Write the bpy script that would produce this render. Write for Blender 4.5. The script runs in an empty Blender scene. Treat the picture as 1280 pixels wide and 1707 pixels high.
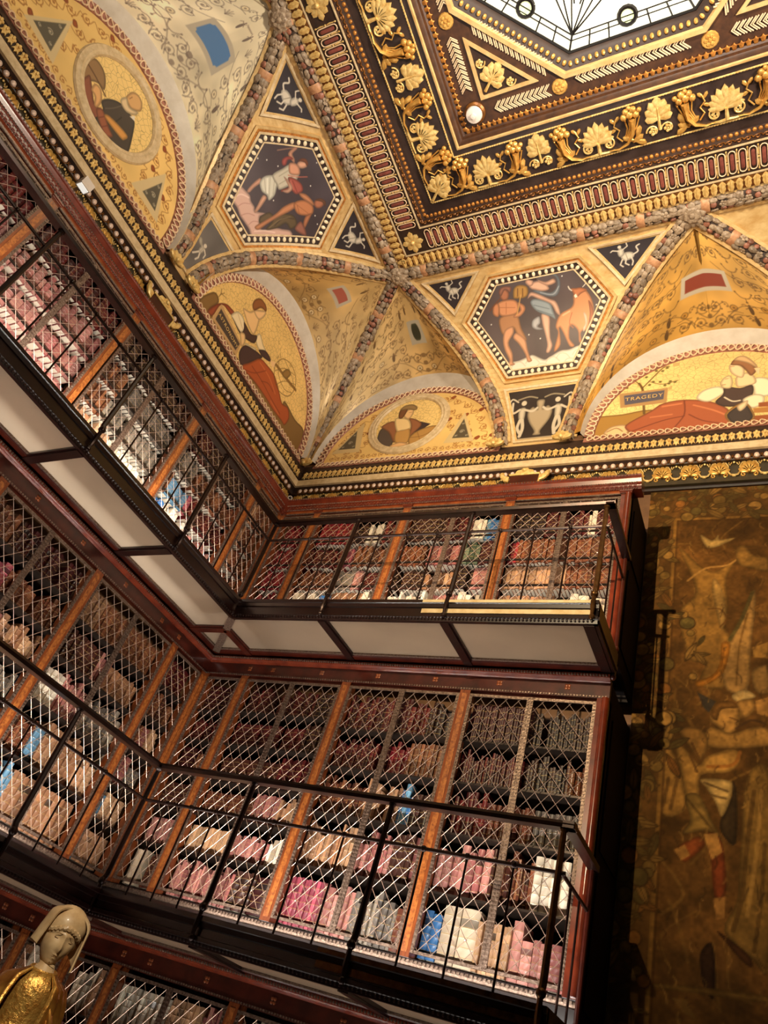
import bpy, math, random
import numpy as np
from mathutils import Matrix, Vector
random.seed(7); NR = np.random.RandomState(5)
SC = bpy.context.scene; COL = SC.collection
# ------------------------------------------------------------------ camera
cam = bpy.data.cameras.new('camera'); camo = bpy.data.objects.new('camera', cam); COL.objects.link(camo)
RX = Vector((0.8792457, 0.38618323, 0.2789077)); RD = Vector((-0.05358387, 0.66194878, -0.74763131)); RF = Vector((-0.47334529, 0.64240667, 0.60270881))
CAM = Vector((5.2536, -5.2378, 1.6)); FPX = 1244.8
camo.matrix_world = Matrix(((RX.x, -RD.x, -RF.x, CAM.x), (RX.y, -RD.y, -RF.y, CAM.y), (RX.z, -RD.z, -RF.z, CAM.z), (0, 0, 0, 1)))
cam.sensor_fit = 'VERTICAL'; cam.sensor_height = 36; cam.lens = FPX / 1707 * 36; cam.clip_end = 60; cam.clip_start = .05
SC.camera = camo
# ------------------------------------------------------------------ world, exposure, lights
SC.view_settings.view_transform = 'Standard'; SC.view_settings.look = 'None'; SC.view_settings.gamma = 1
SC.view_settings.use_curve_mapping = False; SC.view_settings.exposure = 0.0
wd = bpy.data.worlds.new('world'); SC.world = wd; wd.use_nodes = True
wd.node_tree.nodes['Background'].inputs[0].default_value = (1, .8, .6, 1); wd.node_tree.nodes['Background'].inputs[1].default_value = .02
def lamp(name, kind, loc, target, energy, col=(1, .82, .6), **kw):
    l = bpy.data.lights.new(name, kind); o = bpy.data.objects.new(name, l); COL.objects.link(o)
    l.energy = energy; l.color = col
    for k, v in kw.items(): setattr(l, k, v)
    o.location = loc; o.rotation_euler = (Vector(target) - Vector(loc)).to_track_quat('-Z', 'Y').to_euler()
    return o
WARM = (1, .84, .63); WHITE = (1, .93, .84)
# spots on the opposite galleries, uplights on the opposite cornices, strip lamps along the walkway edges
lamp('opposite_gallery_spot', 'SPOT', (2.7, -8.9, 5.75), (4.2, .8, 7.1), 4200, (1, .78, .48), spot_size=1.0, spot_blend=1., shadow_soft_size=.05)
lamp('right_gallery_spot', 'SPOT', (9.8, -4.6, 6.2), (0, -2.6, 7.2), 1000, WARM, spot_size=1.1, spot_blend=.6, shadow_soft_size=.08)
lamp('cornice_uplight', 'AREA', (5.0, -9.0, 6.6), (4.3, -1.6, 11.2), 128, (1, .87, .7), size=.6, spread=1.15)
lamp('cornice_uplight', 'AREA', (9.6, -4.0, 6.6), (1.9, -2.9, 11.2), 128, (1, .87, .7), size=.6, spread=1.15)
lamp('statue_fill_spot', 'SPOT', (5.9, -6.2, 4.4), (2.8, -2.9, 1.6), 750, WARM, spot_size=.35, spot_blend=.5, shadow_soft_size=.04)  # added to brighten the statue; no such lamp is known there
def strip_lamp(name, a, b, target, e, col):
    a, b = Vector(a), Vector(b); c = (a + b) / 2; l = bpy.data.lights.new(name, 'AREA'); l.shape = 'RECTANGLE'; l.size = (b - a).length; l.size_y = .03; l.energy = e; l.color = col; l.spread = 2.6
    o = bpy.data.objects.new(name, l); COL.objects.link(o); x = (b - a).normalized(); z = -(Vector(target) - c); z = (z - x * z.dot(x)).normalized(); y = z.cross(x)
    o.matrix_world = Matrix(((x.x, y.x, z.x, c.x), (x.y, y.y, z.y, c.y), (x.z, y.z, z.z, c.z), (0, 0, 0, 1)))
for nm, z, e, wdir in (('upper', 4.93, 1., 5.2), ('middle', 2.29, 1., 2.85)):
    strip_lamp(nm + '_walkway_strip_lamp', (.75, -.62, z), (3.95, -.62, z), (2.3, 0, wdir + .45), (17 if nm == 'upper' else 50) * e, WHITE)
    strip_lamp(nm + '_walkway_strip_lamp', (.62, -.75, z), (.62, -6.2, z), (0, -3.4, wdir + (0 if nm == 'upper' else .4)), (72 if nm == 'upper' else 72) * e, WHITE)
strip_lamp('ground_strip_lamp', (.75, -.62, .06), (3.95, -.62, .06), (2.3, 0, 1.2), 26, WHITE)
strip_lamp('ground_strip_lamp', (.62, -.75, .06), (.62, -4.2, .06), (0, -2.4, 1.2), 24, WHITE)
# ------------------------------------------------------------------ materials
def s2l(c):
    c = np.asarray(c, float)
    return np.where(c <= .04045, c / 12.92, ((c + .055) / 1.055) ** 2.4)
def rgb(r, g, b): return tuple(s2l(np.array([r, g, b]) / 255.0)) + (1,)
MATS = {}
def mat(name, col, rough=.5, metal=0., var=None, scale=10., stretch=None, bump=0., coat=0., rnd=0., spec=.5, emis=0., attr=None, crack=None, detail=4.):
    m = bpy.data.materials.new(name); m.use_nodes = True; nt = m.node_tree; N = nt.nodes; L = nt.links
    p = N['Principled BSDF']; p.inputs['Roughness'].default_value = rough; p.inputs['Metallic'].default_value = metal
    p.inputs['Coat Weight'].default_value = coat; p.inputs['Coat Roughness'].default_value = .15; p.inputs['Specular IOR Level'].default_value = spec
    base = None
    if attr:
        a = N.new('ShaderNodeAttribute'); a.attribute_name = attr; base = a.outputs['Color']
    else:
        r = N.new('ShaderNodeRGB'); r.outputs[0].default_value = rgb(*col); base = r.outputs[0]
    def mixc(f, a, b, mode='MIX', fac=None):
        x = N.new('ShaderNodeMix'); x.data_type = 'RGBA'; x.blend_type = mode
        if fac is not None: x.inputs[0].default_value = fac
        if f is not None: L.new(f, x.inputs[0])
        L.new(a, x.inputs[6])
        if isinstance(b, tuple): x.inputs[7].default_value = b
        else: L.new(b, x.inputs[7])
        return x.outputs[2]
    tc = N.new('ShaderNodeTexCoord'); vec = tc.outputs['Object']
    if rnd:
        oi = N.new('ShaderNodeObjectInfo'); ad = N.new('ShaderNodeVectorMath'); ad.operation = 'ADD'
        L.new(vec, ad.inputs[0]); cx = N.new('ShaderNodeCombineXYZ'); mu = N.new('ShaderNodeMath'); mu.operation = 'MULTIPLY'; mu.inputs[1].default_value = 31.
        L.new(oi.outputs['Random'], mu.inputs[0])
        for i in range(3): L.new(mu.outputs[0], cx.inputs[i])
        L.new(cx.outputs[0], ad.inputs[1]); vec = ad.outputs[0]
    if stretch:
        mp = N.new('ShaderNodeMapping'); mp.inputs['Scale'].default_value = stretch; L.new(vec, mp.inputs[0]); vec = mp.outputs[0]
    nz = None
    if var is not None or bump:
        nz = N.new('ShaderNodeTexNoise'); nz.inputs['Scale'].default_value = scale; nz.inputs['Detail'].default_value = detail; nz.inputs['Roughness'].default_value = .6
        L.new(vec, nz.inputs['Vector'])
    if var is not None:
        cr = N.new('ShaderNodeValToRGB'); cr.color_ramp.elements[0].position = .35; cr.color_ramp.elements[1].position = .68
        L.new(nz.outputs[0], cr.inputs[0])
        base = mixc(cr.outputs[0], base, rgb(*var))
    if crack:
        vo = N.new('ShaderNodeTexVoronoi'); vo.feature = 'DISTANCE_TO_EDGE'; vo.inputs['Scale'].default_value = crack
        L.new(tc.outputs['Object'], vo.inputs['Vector'])
        lt = N.new('ShaderNodeMath'); lt.operation = 'LESS_THAN'; lt.inputs[1].default_value = .035; L.new(vo.outputs['Distance'], lt.inputs[0])
        ml = N.new('ShaderNodeMath'); ml.operation = 'MULTIPLY'; L.new(lt.outputs[0], ml.inputs[0]); L.new(a.outputs['Alpha'], ml.inputs[1])
        m2 = N.new('ShaderNodeMath'); m2.operation = 'MULTIPLY'; m2.inputs[1].default_value = .42; L.new(ml.outputs[0], m2.inputs[0])
        base = mixc(m2.outputs[0], base, rgb(90, 55, 15))
    if rnd:
        hs = N.new('ShaderNodeHueSaturation'); mr = N.new('ShaderNodeMapRange'); mr.inputs[3].default_value = 1 - rnd; mr.inputs[4].default_value = 1 + rnd
        L.new(oi.outputs['Random'], mr.inputs[0]); L.new(mr.outputs[0], hs.inputs['Value']); L.new(base, hs.inputs['Color']); base = hs.outputs[0]
    L.new(base, p.inputs['Base Color'])
    if emis:
        L.new(base, p.inputs['Emission Color']); p.inputs['Emission Strength'].default_value = emis
    if bump:
        bp = N.new('ShaderNodeBump'); bp.inputs['Strength'].default_value = bump; bp.inputs['Distance'].default_value = .01
        L.new(nz.outputs[0], bp.inputs['Height']); L.new(bp.outputs[0], p.inputs['Normal'])
    MATS[name] = m
    return m
mat('mahogany', (78, 28, 17), .3, var=(50, 17, 11), scale=6, stretch=(1, 1, 1), coat=.4, bump=.05)
mat('mahogany_gloss', (120, 48, 26), .22, var=(84, 30, 18), scale=7, coat=.7)
mat('dark_wood', (38, 15, 11), .3, var=(25, 10, 8), scale=6, coat=.3)
mat('shaded_side_wood', (24, 8, 6), .75, var=(18, 6, 5), scale=6, spec=.15)  # near-black tone paints in the shade on the unlit case end
mat('orange_wood', (138, 70, 32), .3, var=(100, 46, 20), scale=9, stretch=(6, 6, 1), coat=.5, rnd=.1)
mat('inlay', (176, 104, 46), .4, var=(118, 58, 24), scale=34, coat=.4, detail=2)
mat('mullion', (150, 128, 112), .34, .6, var=(90, 68, 56), scale=60, bump=.3, rnd=.1)
mat('wire', (214, 184, 164), .35, .7)
mat('iron', (34, 20, 17), .3, .5, var=(52, 30, 22), scale=14)
mat('bronze', (120, 84, 46), .32, .8, var=(80, 52, 28), scale=20)
mat('lit_plate_brass', (236, 214, 170), .35, .2, var=(214, 184, 132), scale=12)  # pale cream colour stands in for light reflected by the polished brass
mat('brass', (214, 170, 104), .28, .85, var=(160, 118, 66), scale=20)
mat('case_back', (24, 11, 9), .8)
mat('shelf_metal', (64, 54, 48), .3, .6)
mat('gold', (232, 184, 98), .36, .45, var=(196, 142, 66), scale=24, rnd=.08)
mat('gold_pale', (244, 214, 142), .42, .25, var=(206, 160, 84), scale=26, rnd=.06)
mat('gold_dark', (150, 96, 40), .42, .45, var=(96, 56, 24), scale=18, rnd=.1)
mat('gold_orange', (216, 146, 66), .38, .4, var=(150, 90, 36), scale=22, rnd=.1)
mat('cream', (224, 200, 160), .5, var=(196, 168, 124), scale=14)
mat('cream_gold', (222, 190, 132), .45, .12, var=(196, 154, 92), scale=7, stretch=(1, 1, 4))
mat('silver_leaf', (208, 198, 184), .45, .1, var=(192, 180, 164), scale=5)
mat('umber', (58, 36, 24), .55, var=(40, 24, 18), scale=12)
mat('brown_ground', (82, 50, 28), .5, var=(54, 31, 18), scale=10)
mat('black_ground', (44, 32, 29), .34, var=(62, 48, 44), scale=5, coat=.3)
mat('olive_ground', (66, 54, 30), .5, var=(48, 38, 22), scale=12)
mat('maroon', (138, 74, 62), .45, var=(110, 54, 46), scale=20, rnd=.08)
mat('leaf', (168, 148, 124), .5, var=(112, 90, 68), scale=30, rnd=.28)
mat('fruit', (160, 104, 82), .45, var=(110, 70, 54), scale=20, rnd=.25)
mat('garland_core', (56, 40, 30), .7)
mat('ribbon', (200, 150, 108), .5, var=(160, 110, 76), scale=16)
mat('egg', (244, 226, 190), .38, .1, rnd=.05)
mat('egg_rose', (238, 208, 190), .35, .1, rnd=.06)
mat('rope', (178, 120, 100), .45, var=(130, 84, 70), scale=18, rnd=.08)
mat('rope_light', (236, 204, 166), .42, rnd=.05)
mat('wall_paint', (120, 84, 52), .7, var=(100, 68, 42), scale=6)
mat('wall_panel', (44, 28, 18), .6, var=(34, 20, 13), scale=6)
mat('orange_rail', (150, 76, 34), .28, var=(110, 50, 22), scale=9, coat=.5)
mat('floor_wood', (48, 30, 19), .4, var=(36, 22, 14), scale=5, stretch=(1, 8, 1))
mat('glass_light', (246, 242, 206), .3, emis=1.0, var=(250, 246, 226), scale=1.6, rnd=.03)
mat('glass_medallion', (206, 220, 150), .3, emis=.9, var=(236, 240, 190), scale=14)
mat('lead', (26, 22, 20), .5, .3)
mat('plastic_white', (236, 224, 214), .4, coat=.3)
mat('lamp_white', (250, 246, 236), .4, emis=.8)
mat('fresco', (0, 0, 0), .5, attr='paint', crack=16., bump=.06, scale=30)
mat('fresco_gold', (0, 0, 0), .42, .12, attr='paint', bump=.08, scale=26)
mat('weave', (0, 0, 0), .9, attr='paint', bump=.5, scale=190, spec=.1)
mat('paper', (236, 224, 204), .7, var=(214, 198, 172), scale=60)
mat('statue_gold', (206, 148, 66), .3, .75, var=(126, 70, 28), scale=9, bump=.25, coat=.2)
mat('statue_gold_light', (232, 186, 98), .32, .7, var=(190, 128, 54), scale=60, bump=.5)
mat('statue_flesh', (214, 186, 142), .45, var=(186, 152, 108), scale=16, bump=.08, coat=.15)
mat('statue_dark', (60, 42, 28), .5)
mat('statue_line', (120, 88, 56), .6)
# translucent floor glass: light from the walkway above shows through it
def floor_glass():
    m = mat('soffit_glass', (172, 158, 142), .22, var=(150, 140, 128), scale=2.2, coat=.5); nt = m.node_tree; N = nt.nodes; L = nt.links; p = N['Principled BSDF']
    t = N.new('ShaderNodeBsdfTranslucent'); t.inputs[0].default_value = rgb(250, 240, 226); x = N.new('ShaderNodeMixShader'); x.inputs[0].default_value = .6
    L.new(p.outputs[0], x.inputs[1]); L.new(t.outputs[0], x.inputs[2]); L.new(x.outputs[0], N['Material Output'].inputs[0])
floor_glass()
# leather: colour per book in attribute "paint"; its alpha is the height up the spine, where gilt lines run
def leather():
    m = mat('leather', (0, 0, 0), .42, attr='paint', coat=.25, bump=.1, scale=90); nt = m.node_tree; N = nt.nodes; L = nt.links; p = N['Principled BSDF']
    a = next(n for n in N if n.bl_idname == 'ShaderNodeAttribute')
    wv = N.new('ShaderNodeMath'); wv.operation = 'MULTIPLY'; wv.inputs[1].default_value = 6.; L.new(a.outputs['Alpha'], wv.inputs[0])
    fr = N.new('ShaderNodeMath'); fr.operation = 'FRACT'; L.new(wv.outputs[0], fr.inputs[0])
    lt = N.new('ShaderNodeMath'); lt.operation = 'LESS_THAN'; lt.inputs[1].default_value = .1; L.new(fr.outputs[0], lt.inputs[0])
    gt = N.new('ShaderNodeMath'); gt.operation = 'GREATER_THAN'; gt.inputs[1].default_value = .05; L.new(a.outputs['Alpha'], gt.inputs[0])
    mu = N.new('ShaderNodeMath'); mu.operation = 'MULTIPLY'; L.new(lt.outputs[0], mu.inputs[0]); L.new(gt.outputs[0], mu.inputs[1])
    m2 = N.new('ShaderNodeMath'); m2.operation = 'MULTIPLY'; m2.inputs[1].default_value = .42; L.new(mu.outputs[0], m2.inputs[0])
    x = N.new('ShaderNodeMix'); x.data_type = 'RGBA'; L.new(m2.outputs[0], x.inputs[0]); L.new(a.outputs['Color'], x.inputs[6]); x.inputs[7].default_value = rgb(226, 190, 120)
    L.new(x.outputs[2], p.inputs['Base Color'])
leather()
# ------------------------------------------------------------------ object helpers
WM = {}
def reg(o, M, par=None, name=None):
    WM[o] = M
    if par is not None: o.parent = par; o.matrix_basis = WM[par].inverted() @ M
    else: o.matrix_basis = M
    COL.objects.link(o); return o
def tag(o, label=None, cat=None, group=None, kind=None):
    if label: o['label'] = label
    if cat: o['category'] = cat
    if group: o['group'] = group
    if kind: o['kind'] = kind
    return o
def empty(name, loc=(0, 0, 0), par=None):
    o = bpy.data.objects.new(name, None); o.empty_display_size = .1
    return reg(o, Matrix.Translation(loc), par)
def link(name, me, par=None, M=None):
    return reg(bpy.data.objects.new(name, me), M if M is not None else Matrix.Identity(4), par)
def frame(pos, x, n):
    x = Vector(x).normalized(); n = Vector(n); n = (n - x * n.dot(x)).normalized(); z = x.cross(n)
    return Matrix(((x.x, n.x, z.x, pos[0]), (x.y, n.y, z.y, pos[1]), (x.z, n.z, z.z, pos[2]), (0, 0, 0, 1)))
def put(name, me, pos, x, n, par, sc=(1, 1, 1)):
    return link(name, me, par, frame(pos, x, n) @ Matrix.Diagonal((*sc, 1)))
class MB:
    def __init__(s): s.v = []; s.f = []; s.mi = []; s.cur = 0
    def add(s, vs, fs):
        o = len(s.v); s.v += [tuple(p) for p in vs]; s.f += [tuple(i + o for i in f) for f in fs]; s.mi += [s.cur] * len(fs); return s
    def box(s, a, b, T=None):
        (x0, y0, z0_), (x1, y1, z1) = a, b
        vs = [(x, y, z) for z in (z0_, z1) for y in (y0, y1) for x in (x0, x1)]
        if T: vs = [T(*p) for p in vs]
        return s.add(vs, [(0, 2, 3, 1), (4, 5, 7, 6), (0, 1, 5, 4), (2, 6, 7, 3), (0, 4, 6, 2), (1, 3, 7, 5)])
    def rings(s, R, close=True, cap=True):
        n = len(R[0]); vs = [p for r in R for p in r]; fs = []
        for i in range(len(R) - 1):
            for j in range(n if close else n - 1):
                k = (j + 1) % n; fs.append((i * n + j, i * n + k, (i + 1) * n + k, (i + 1) * n + j))
        if cap and close: fs += [tuple(range(n))[::-1], tuple(range((len(R) - 1) * n, len(R) * n))]
        return s.add(vs, fs)
    def tube(s, P, r, n=6, flat=None, cap=True):
        P = [Vector(p) for p in P]; R = []; up = None
        for i, p in enumerate(P):
            t = (P[min(i + 1, len(P) - 1)] - P[max(i - 1, 0)]).normalized()
            if up is None: up = Vector((0, 0, 1)) if abs(t.z) < .9 else Vector((1, 0, 0))
            a = t.cross(up)
            if a.length < 1e-4: a = t.orthogonal()
            a.normalize(); b = a.cross(t).normalized(); up = b
            rr = r[i] if hasattr(r, '__len__') else r
            R.append([p + a * math.cos(q) * rr + b * math.sin(q) * rr * (flat or 1) for q in (2 * math.pi * k / n for k in range(n))])
        return s.rings(R, True, cap)
    def ball(s, c, r, n=8, m=5):
        r = r if hasattr(r, '__len__') else (r, r, r); R = []
        for i in range(1, m):
            a = math.pi * i / m
            R.append([(c[0] + r[0] * math.sin(a) * math.cos(q), c[1] + r[1] * math.sin(a) * math.sin(q), c[2] - r[2] * math.cos(a)) for q in (2 * math.pi * k / n for k in range(n))])
        o = len(s.v); s.rings(R, True, False); k = len(s.v)
        s.v += [(c[0], c[1], c[2] - r[2]), (c[0], c[1], c[2] + r[2])]
        fs = [(k, o + (j + 1) % n, o + j) for j in range(n)] + [(k + 1, k - n + j, k - n + (j + 1) % n) for j in range(n)]
        s.f += fs; s.mi += [s.cur] * len(fs); return s
    def lathe(s, prof, c=(0, 0, 0), n=10):
        return s.rings([[(c[0] + r * math.cos(q), c[1] + r * math.sin(q), c[2] + z) for q in (2 * math.pi * k / n for k in range(n))] for r, z in prof])
    def plate(s, pts, y0, y1, inset=0.):
        # outline in local x,z pushed out along y (relief plate), inset shrinks the front face
        n = len(pts); cx = sum(p[0] for p in pts) / n; cz = sum(p[1] for p in pts) / n; k = 1 - inset
        return s.rings([[(x, y0, z) for x, z in pts], [(x, y0 + (y1 - y0) * .7, z) for x, z in pts], [(cx + (x - cx) * k, y1, cz + (z - cz) * k) for x, z in pts]])
    def mesh(s, name, mats, smooth=True):
        me = bpy.data.meshes.new(name); me.from_pydata(s.v, [], s.f)
        for m in ([mats] if isinstance(mats, str) else mats): me.materials.append(MATS[m])
        if any(s.mi): me.polygons.foreach_set('material_index', s.mi)
        if smooth:
            me.polygons.foreach_set('use_smooth', [True] * len(s.f))
            try: me.set_sharp_from_angle(angle=math.radians(38))
            except Exception: pass
        return me
    def build(s, name, m, par=None, smooth=True):
        a = np.array(s.v); c = (a.min(0) + a.max(0)) / 2; s.v = [tuple(p) for p in (a - c)]
        return link(name, s.mesh(name, m, smooth), par, Matrix.Translation(c))
# the two walls: s runs along the wall away from the corner, w out of the bookcase face into the room
def TB(s, w, z): return (s, -w, z)
def TL(s, w, z): return (w, -s, z)
TT = {'b': TB, 'l': TL}
AX = {'b': Vector((1, 0, 0)), 'l': Vector((0, -1, 0))}      # direction of s
NW = {'b': Vector((0, -1, 0)), 'l': Vector((1, 0, 0))}      # direction of w
def sweep(mb, side, prof, s1, s0=None, cap=True, close=True):
    # prof: list of (w,z); start mitred into the corner unless s0 given
    T = TT[side]
    A = [T(w if s0 is None else s0, w, z) for w, z in prof]; B = [T(s1, w, z) for w, z in prof]
    mb.rings([A, B], close, cap); return mb
def rect(w0, w1, z0_, z1): return [(w0, z0_), (w1, z0_), (w1, z1), (w0, z1)]
def wput(name, me, side, s, w, z, par, sc=(1, 1, 1)):
    return put(name, me, TT[side](s, w, z), AX[side] if side == 'l' else -AX[side], NW[side], par, sc)
def cput(name, me, side, s, w, z, par, sc=(1, 1, 1), flip=1):
    # piece on a flat ceiling, looking down; its local z points towards the room's middle
    x = AX[side] * (1 if side == 'l' else -1)
    return put(name, me, TT[side](s, w, z), x, (0, 0, -1), par, sc)
SMAX = {'b': 9.4, 'l': 8.6}
# ------------------------------------------------------------------ room shell
D = .83; D0 = .77; Z0 = 8.277; ZT = 10.37; HH = D + D0; VV = ZT - Z0; B_ = .711; W4 = 4.0
XR, YF = 10.2, -9.6
def shell(name, a, b, m): return tag(MB().box(a, b).build(name, m, smooth=False), kind='structure')
shell('floor', (-1.1, YF - .2, -.2), (XR + .2, 1.1, 0), 'floor_wood')
shell('wall_back', (-D - .2, D, 0), (XR, D + .2, 11.2), 'wall_paint')
shell('wall_left', (-D - .2, YF, 0), (-D, D, 11.2), 'wall_paint')
shell('wall_right', (XR, YF, 0), (XR + .2, D, 11.2), 'wall_panel')
shell('wall_front', (-D, YF - .2, 0), (XR, YF, 11.2), 'wall_panel')
# ------------------------------------------------------------------ bookcases
PIL = {'b': [.525, 1.68, 2.835, 3.955], 'l': [.54, 1.69, 2.845, 4.0, 5.155, 6.31]}
END = {'b': W4, 'l': 6.35}
TIER = {1: (.12, 1.86), 2: (2.455, 4.395), 3: (4.93, 6.52)}
ORD = {1: 'ground', 2: 'middle', 3: 'upper'}
PX, DZ = .107, .13
def lattice_mesh(s0, s1, z0_, z1, side, w):
    mb = MB(); T = TT[side]; r = .0025; cx = (s0 + s1) / 2
    ws, hs = s1 - s0, z1 - z0_; k = DZ / PX
    n = int((ws + hs / k) / PX) + 3
    for sg in (1, -1):
        for i in range(-n, n + 1):
            # line: (s-cx)*k*sg = z - z1 + i*DZ*... clipped to the opening
            pts = []
            c = i * DZ
            for s in (s0, s1):
                z = z0_ + c + sg * k * (s - cx)
                if z0_ <= z <= z1: pts.append((s, z))
            for z in (z0_, z1):
                s = cx + sg * (z - z0_ - c) / k
                if s0 < s < s1: pts.append((s, z))
            if len(pts) < 2: continue
            pts.sort(); a, b = pts[0], pts[-1]
            if b[0] - a[0] < .004: continue
            ww = w + sg * .004
            d = Vector((b[0] - a[0], b[1] - a[1])); d.normalize(); nx, nz = -d.y * r, d.x * r
            R = []
            for p in (a, b):
                R.append([T(p[0] + nx, ww, p[1] + nz), T(p[0], ww + r, p[1]), T(p[0] - nx, ww, p[1] - nz), T(p[0], ww - r, p[1])])
            mb.rings(R, True, False)
    # small rosettes where some wires cross
    for i in range(int(hs / DZ / 3)):
        s = cx + random.choice((-2, -1, 0, 1, 2)) * PX; z = z0_ + DZ * (3 * i + 1)
        if s0 + .02 < s < s1 - .02: mb.ball(T(s, w + .006, z), .0085, 6, 4)
    return mb
me_bead = MB().box((-.5, 0, 0), (.5, .008, .012)).mesh('bead', 'mullion')
def strip(side, s, w, z0_, z1, wid, dep):
    # carved mullion strip: a flat fillet with a run of cross ridges down its face
    mb = MB(); T = TT[side]; mb.box((s - wid / 2, w, z0_), (s + wid / 2, w + dep, z1), T)
    n = int((z1 - z0_) / .026)
    for i in range(n):
        z = z0_ + (i + .5) * (z1 - z0_) / n
        mb.box((s - wid * .36, w + dep, z - .006), (s + wid * .36, w + dep + .006, z + .006), T)
    return mb
SHELVES = {}
cases = {}
for tier in (3, 2, 1):
    for side in ('b', 'l'):
        T = TT[side]; z0_, z1 = TIER[tier]; end = END[side]; P = PIL[side]
        wallname = 'back wall' if side == 'b' else 'left wall'
        zb, ztop = {1: (0.0, 2.07), 2: (2.255, 4.63), 3: (4.825, 6.77)}[tier]
        case = empty('bookcase', T(end / 2, -.4, zb))
        tag(case, {1: 'ground level', 2: 'middle level', 3: 'upper level'}[tier] + ' mahogany bookcase with lattice doors along the ' + ('tapestry' if side == 'b' else 'long left') + ' wall', 'bookcase', 'mahogany lattice bookcases')
        cases[tier, side] = case
        sc = -D + .02
        mb = MB(); mb.box((.0, sc, zb), (end, sc + .03, ztop - .02), T)
        mb.build('back_panel', 'case_back', case, False)
        if side == 'b':
            mb = MB(); mb.box((end - .03, sc + .03, zb), (end, -.03, ztop - .05), T); mb.build('side_panel', 'shaded_side_wood', case, False)
            mb = MB()
            for a in ((zb + .15, zb + .95), (zb + 1.1, ztop - .3)):
                mb.box((end, sc + .12, a[0]), (end + .012, -.15, a[1]), T)
            mb.build('side_moulding', 'shaded_side_wood', case, False)
        # bottom and top rails of the face
        zl, zh = z0_ - .03, z1 + .03
        mb = MB(); sweep(mb, side, rect(-.05, .0, zb, zl), end); mb.build('plinth', 'dark_wood', case, False)
        mb = MB(); sweep(mb, side, [(.0, zl - .05), (.02, zl - .045), (.025, zl - .03), (.02, zl - .012), (0, zl - .008)], end)
        n = int(end / .03)
        for i in range(1, n):
            s = end * i / n
            mb.box((s - .009, .018, zl - .028), (s + .009, .03, zl - .012), T)
        mb.build('base_moulding', 'mullion', case)
        mb = MB()
        if tier == 3:
            sweep(mb, side, rect(-.05, .01, zh, 6.59), end); mb.build('top_rail', 'orange_rail', case, False)
            mb = MB(); sweep(mb, side, [(.0, zh - .004), (.014, zh - .004), (.014, zh + .006), (.0, zh + .006)], end); mb.build('rail_fillet', 'mullion', case, False)
            mb = MB(); sweep(mb, side, [(-.1, 6.59), (.026, 6.59), (.026, 6.605), (.036, 6.61), (.036, 6.635), (.05, 6.64), (.052, 6.66), (.072, 6.685), (.074, 6.705), (.085, 6.71), (.085, 6.728), (-.1, 6.735)], end + (.09 if side == 'b' else 0)); mb.build('crown', 'mahogany_gloss', case)
            mb = MB(); sweep(mb, side, [(sc, 6.735), (-.1, 6.735), (-.1, 6.725), (sc, 6.725)], end, 0); mb.build('top_board', 'dark_wood', case, False)
            mb = MB(); n = int(end / .042)
            for i in range(2, n + 2):
                s = .042 * i; mb.box((s - .013, .03, 6.612), (s + .013, .044, 6.634), T)
            tag(mb.build('dentil', 'mahogany_gloss', case, False), kind='stuff')
            for zz, ww, dz in ((6.65, .052, .022), (6.719, .084, .03), (6.598, .028, .022)):
                mb = MB()
                for i in range(4, int((end + .08) / dz)):
                    s = dz * i; mb.ball(T(s, ww, zz), .0085, 5, 4)
                tag(mb.build('crown_bead', 'mullion', case), kind='stuff')
        else:
            zf = z1 + .03
            sweep(mb, side, rect(-.05, .012, zf, zf + .165), end); mb.build('frieze', 'mahogany', case, False)
            mb = MB(); sweep(mb, side, [(.0, zf + .13), (.03, zf + .135), (.045, zf + .15), (.06, zf + .155), (.066, zf + .18), (.05, zf + .195), (0, zf + .2)], end); mb.build('cornice', 'mahogany_gloss', case)
            mb = MB(); n = int(end / .024)
            for i in range(3, n):
                s = end * i / n; mb.ball(T(s, .064, zf + .168), (.01, .01, .011), 6, 4)
            for i in range(1, n):
                s = end * i / n; mb.box((s - .007, .01, zf + .004), (s + .007, .02, zf + .016), T)
            tag(mb.build('bead_row', 'mullion', case), kind='stuff')
            for i, p in enumerate([(a + b) / 2 for a, b in zip([0] + P[:-1], P)]):
                q = MB()
                for a in range(4):
                    an = a * math.pi / 2 + .785
                    q.ball((.016 * math.cos(an), .002, .016 * math.sin(an)), (.013, .004, .013), 6, 4)
                me = q.mesh('inlay_flower', 'orange_wood')
                for dx in (-.28, .28):
                    if p + dx > .05 and (i > 0 or dx > 0): wput('inlay_flower', me, side, p + dx, .012, zf + .08, case)
        # pilasters: each post with its inlaid front; the corner has a half post on either wall
        for i, p in enumerate([.035] + P):
            hw = .035 if i == 0 else (.045 if not (side == 'b' and i == len(P)) else .045)
            mb = MB(); mb.box((p - hw, -.09, z0_ - .03), (p + hw, .012, z1 + .03), T)
            pil = mb.build('pilaster', 'orange_wood' if not (side == 'b' and i == len(P)) else 'mahogany_gloss', case, False)
            if not (side == 'b' and i == len(P)):
                mb = MB(); mb.box((p - hw * .5, .012, z0_ - .0), (p + hw * .5, .0145, z1 + .0), T); mb.build('inlay_strip', 'inlay', pil, False)
            else:
                mb = MB(); mb.tube([T(p + .02, .01, z0_ - .02), T(p + .02, .01, z1 + .03)], .03, 10); mb.build('column', 'mahogany_gloss', pil)
            if tier == 3:
                mb = MB(); mb.box((p - hw - .008, .0, z1 + .03), (p + hw + .008, .028, 6.588), T); mb.box((p - hw - .014, .0, 6.565), (p + hw + .014, .036, 6.58), T); mb.build('capital', 'mahogany_gloss', pil, False)
        # doors with their lattice
        edges = [.07] + P
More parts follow.
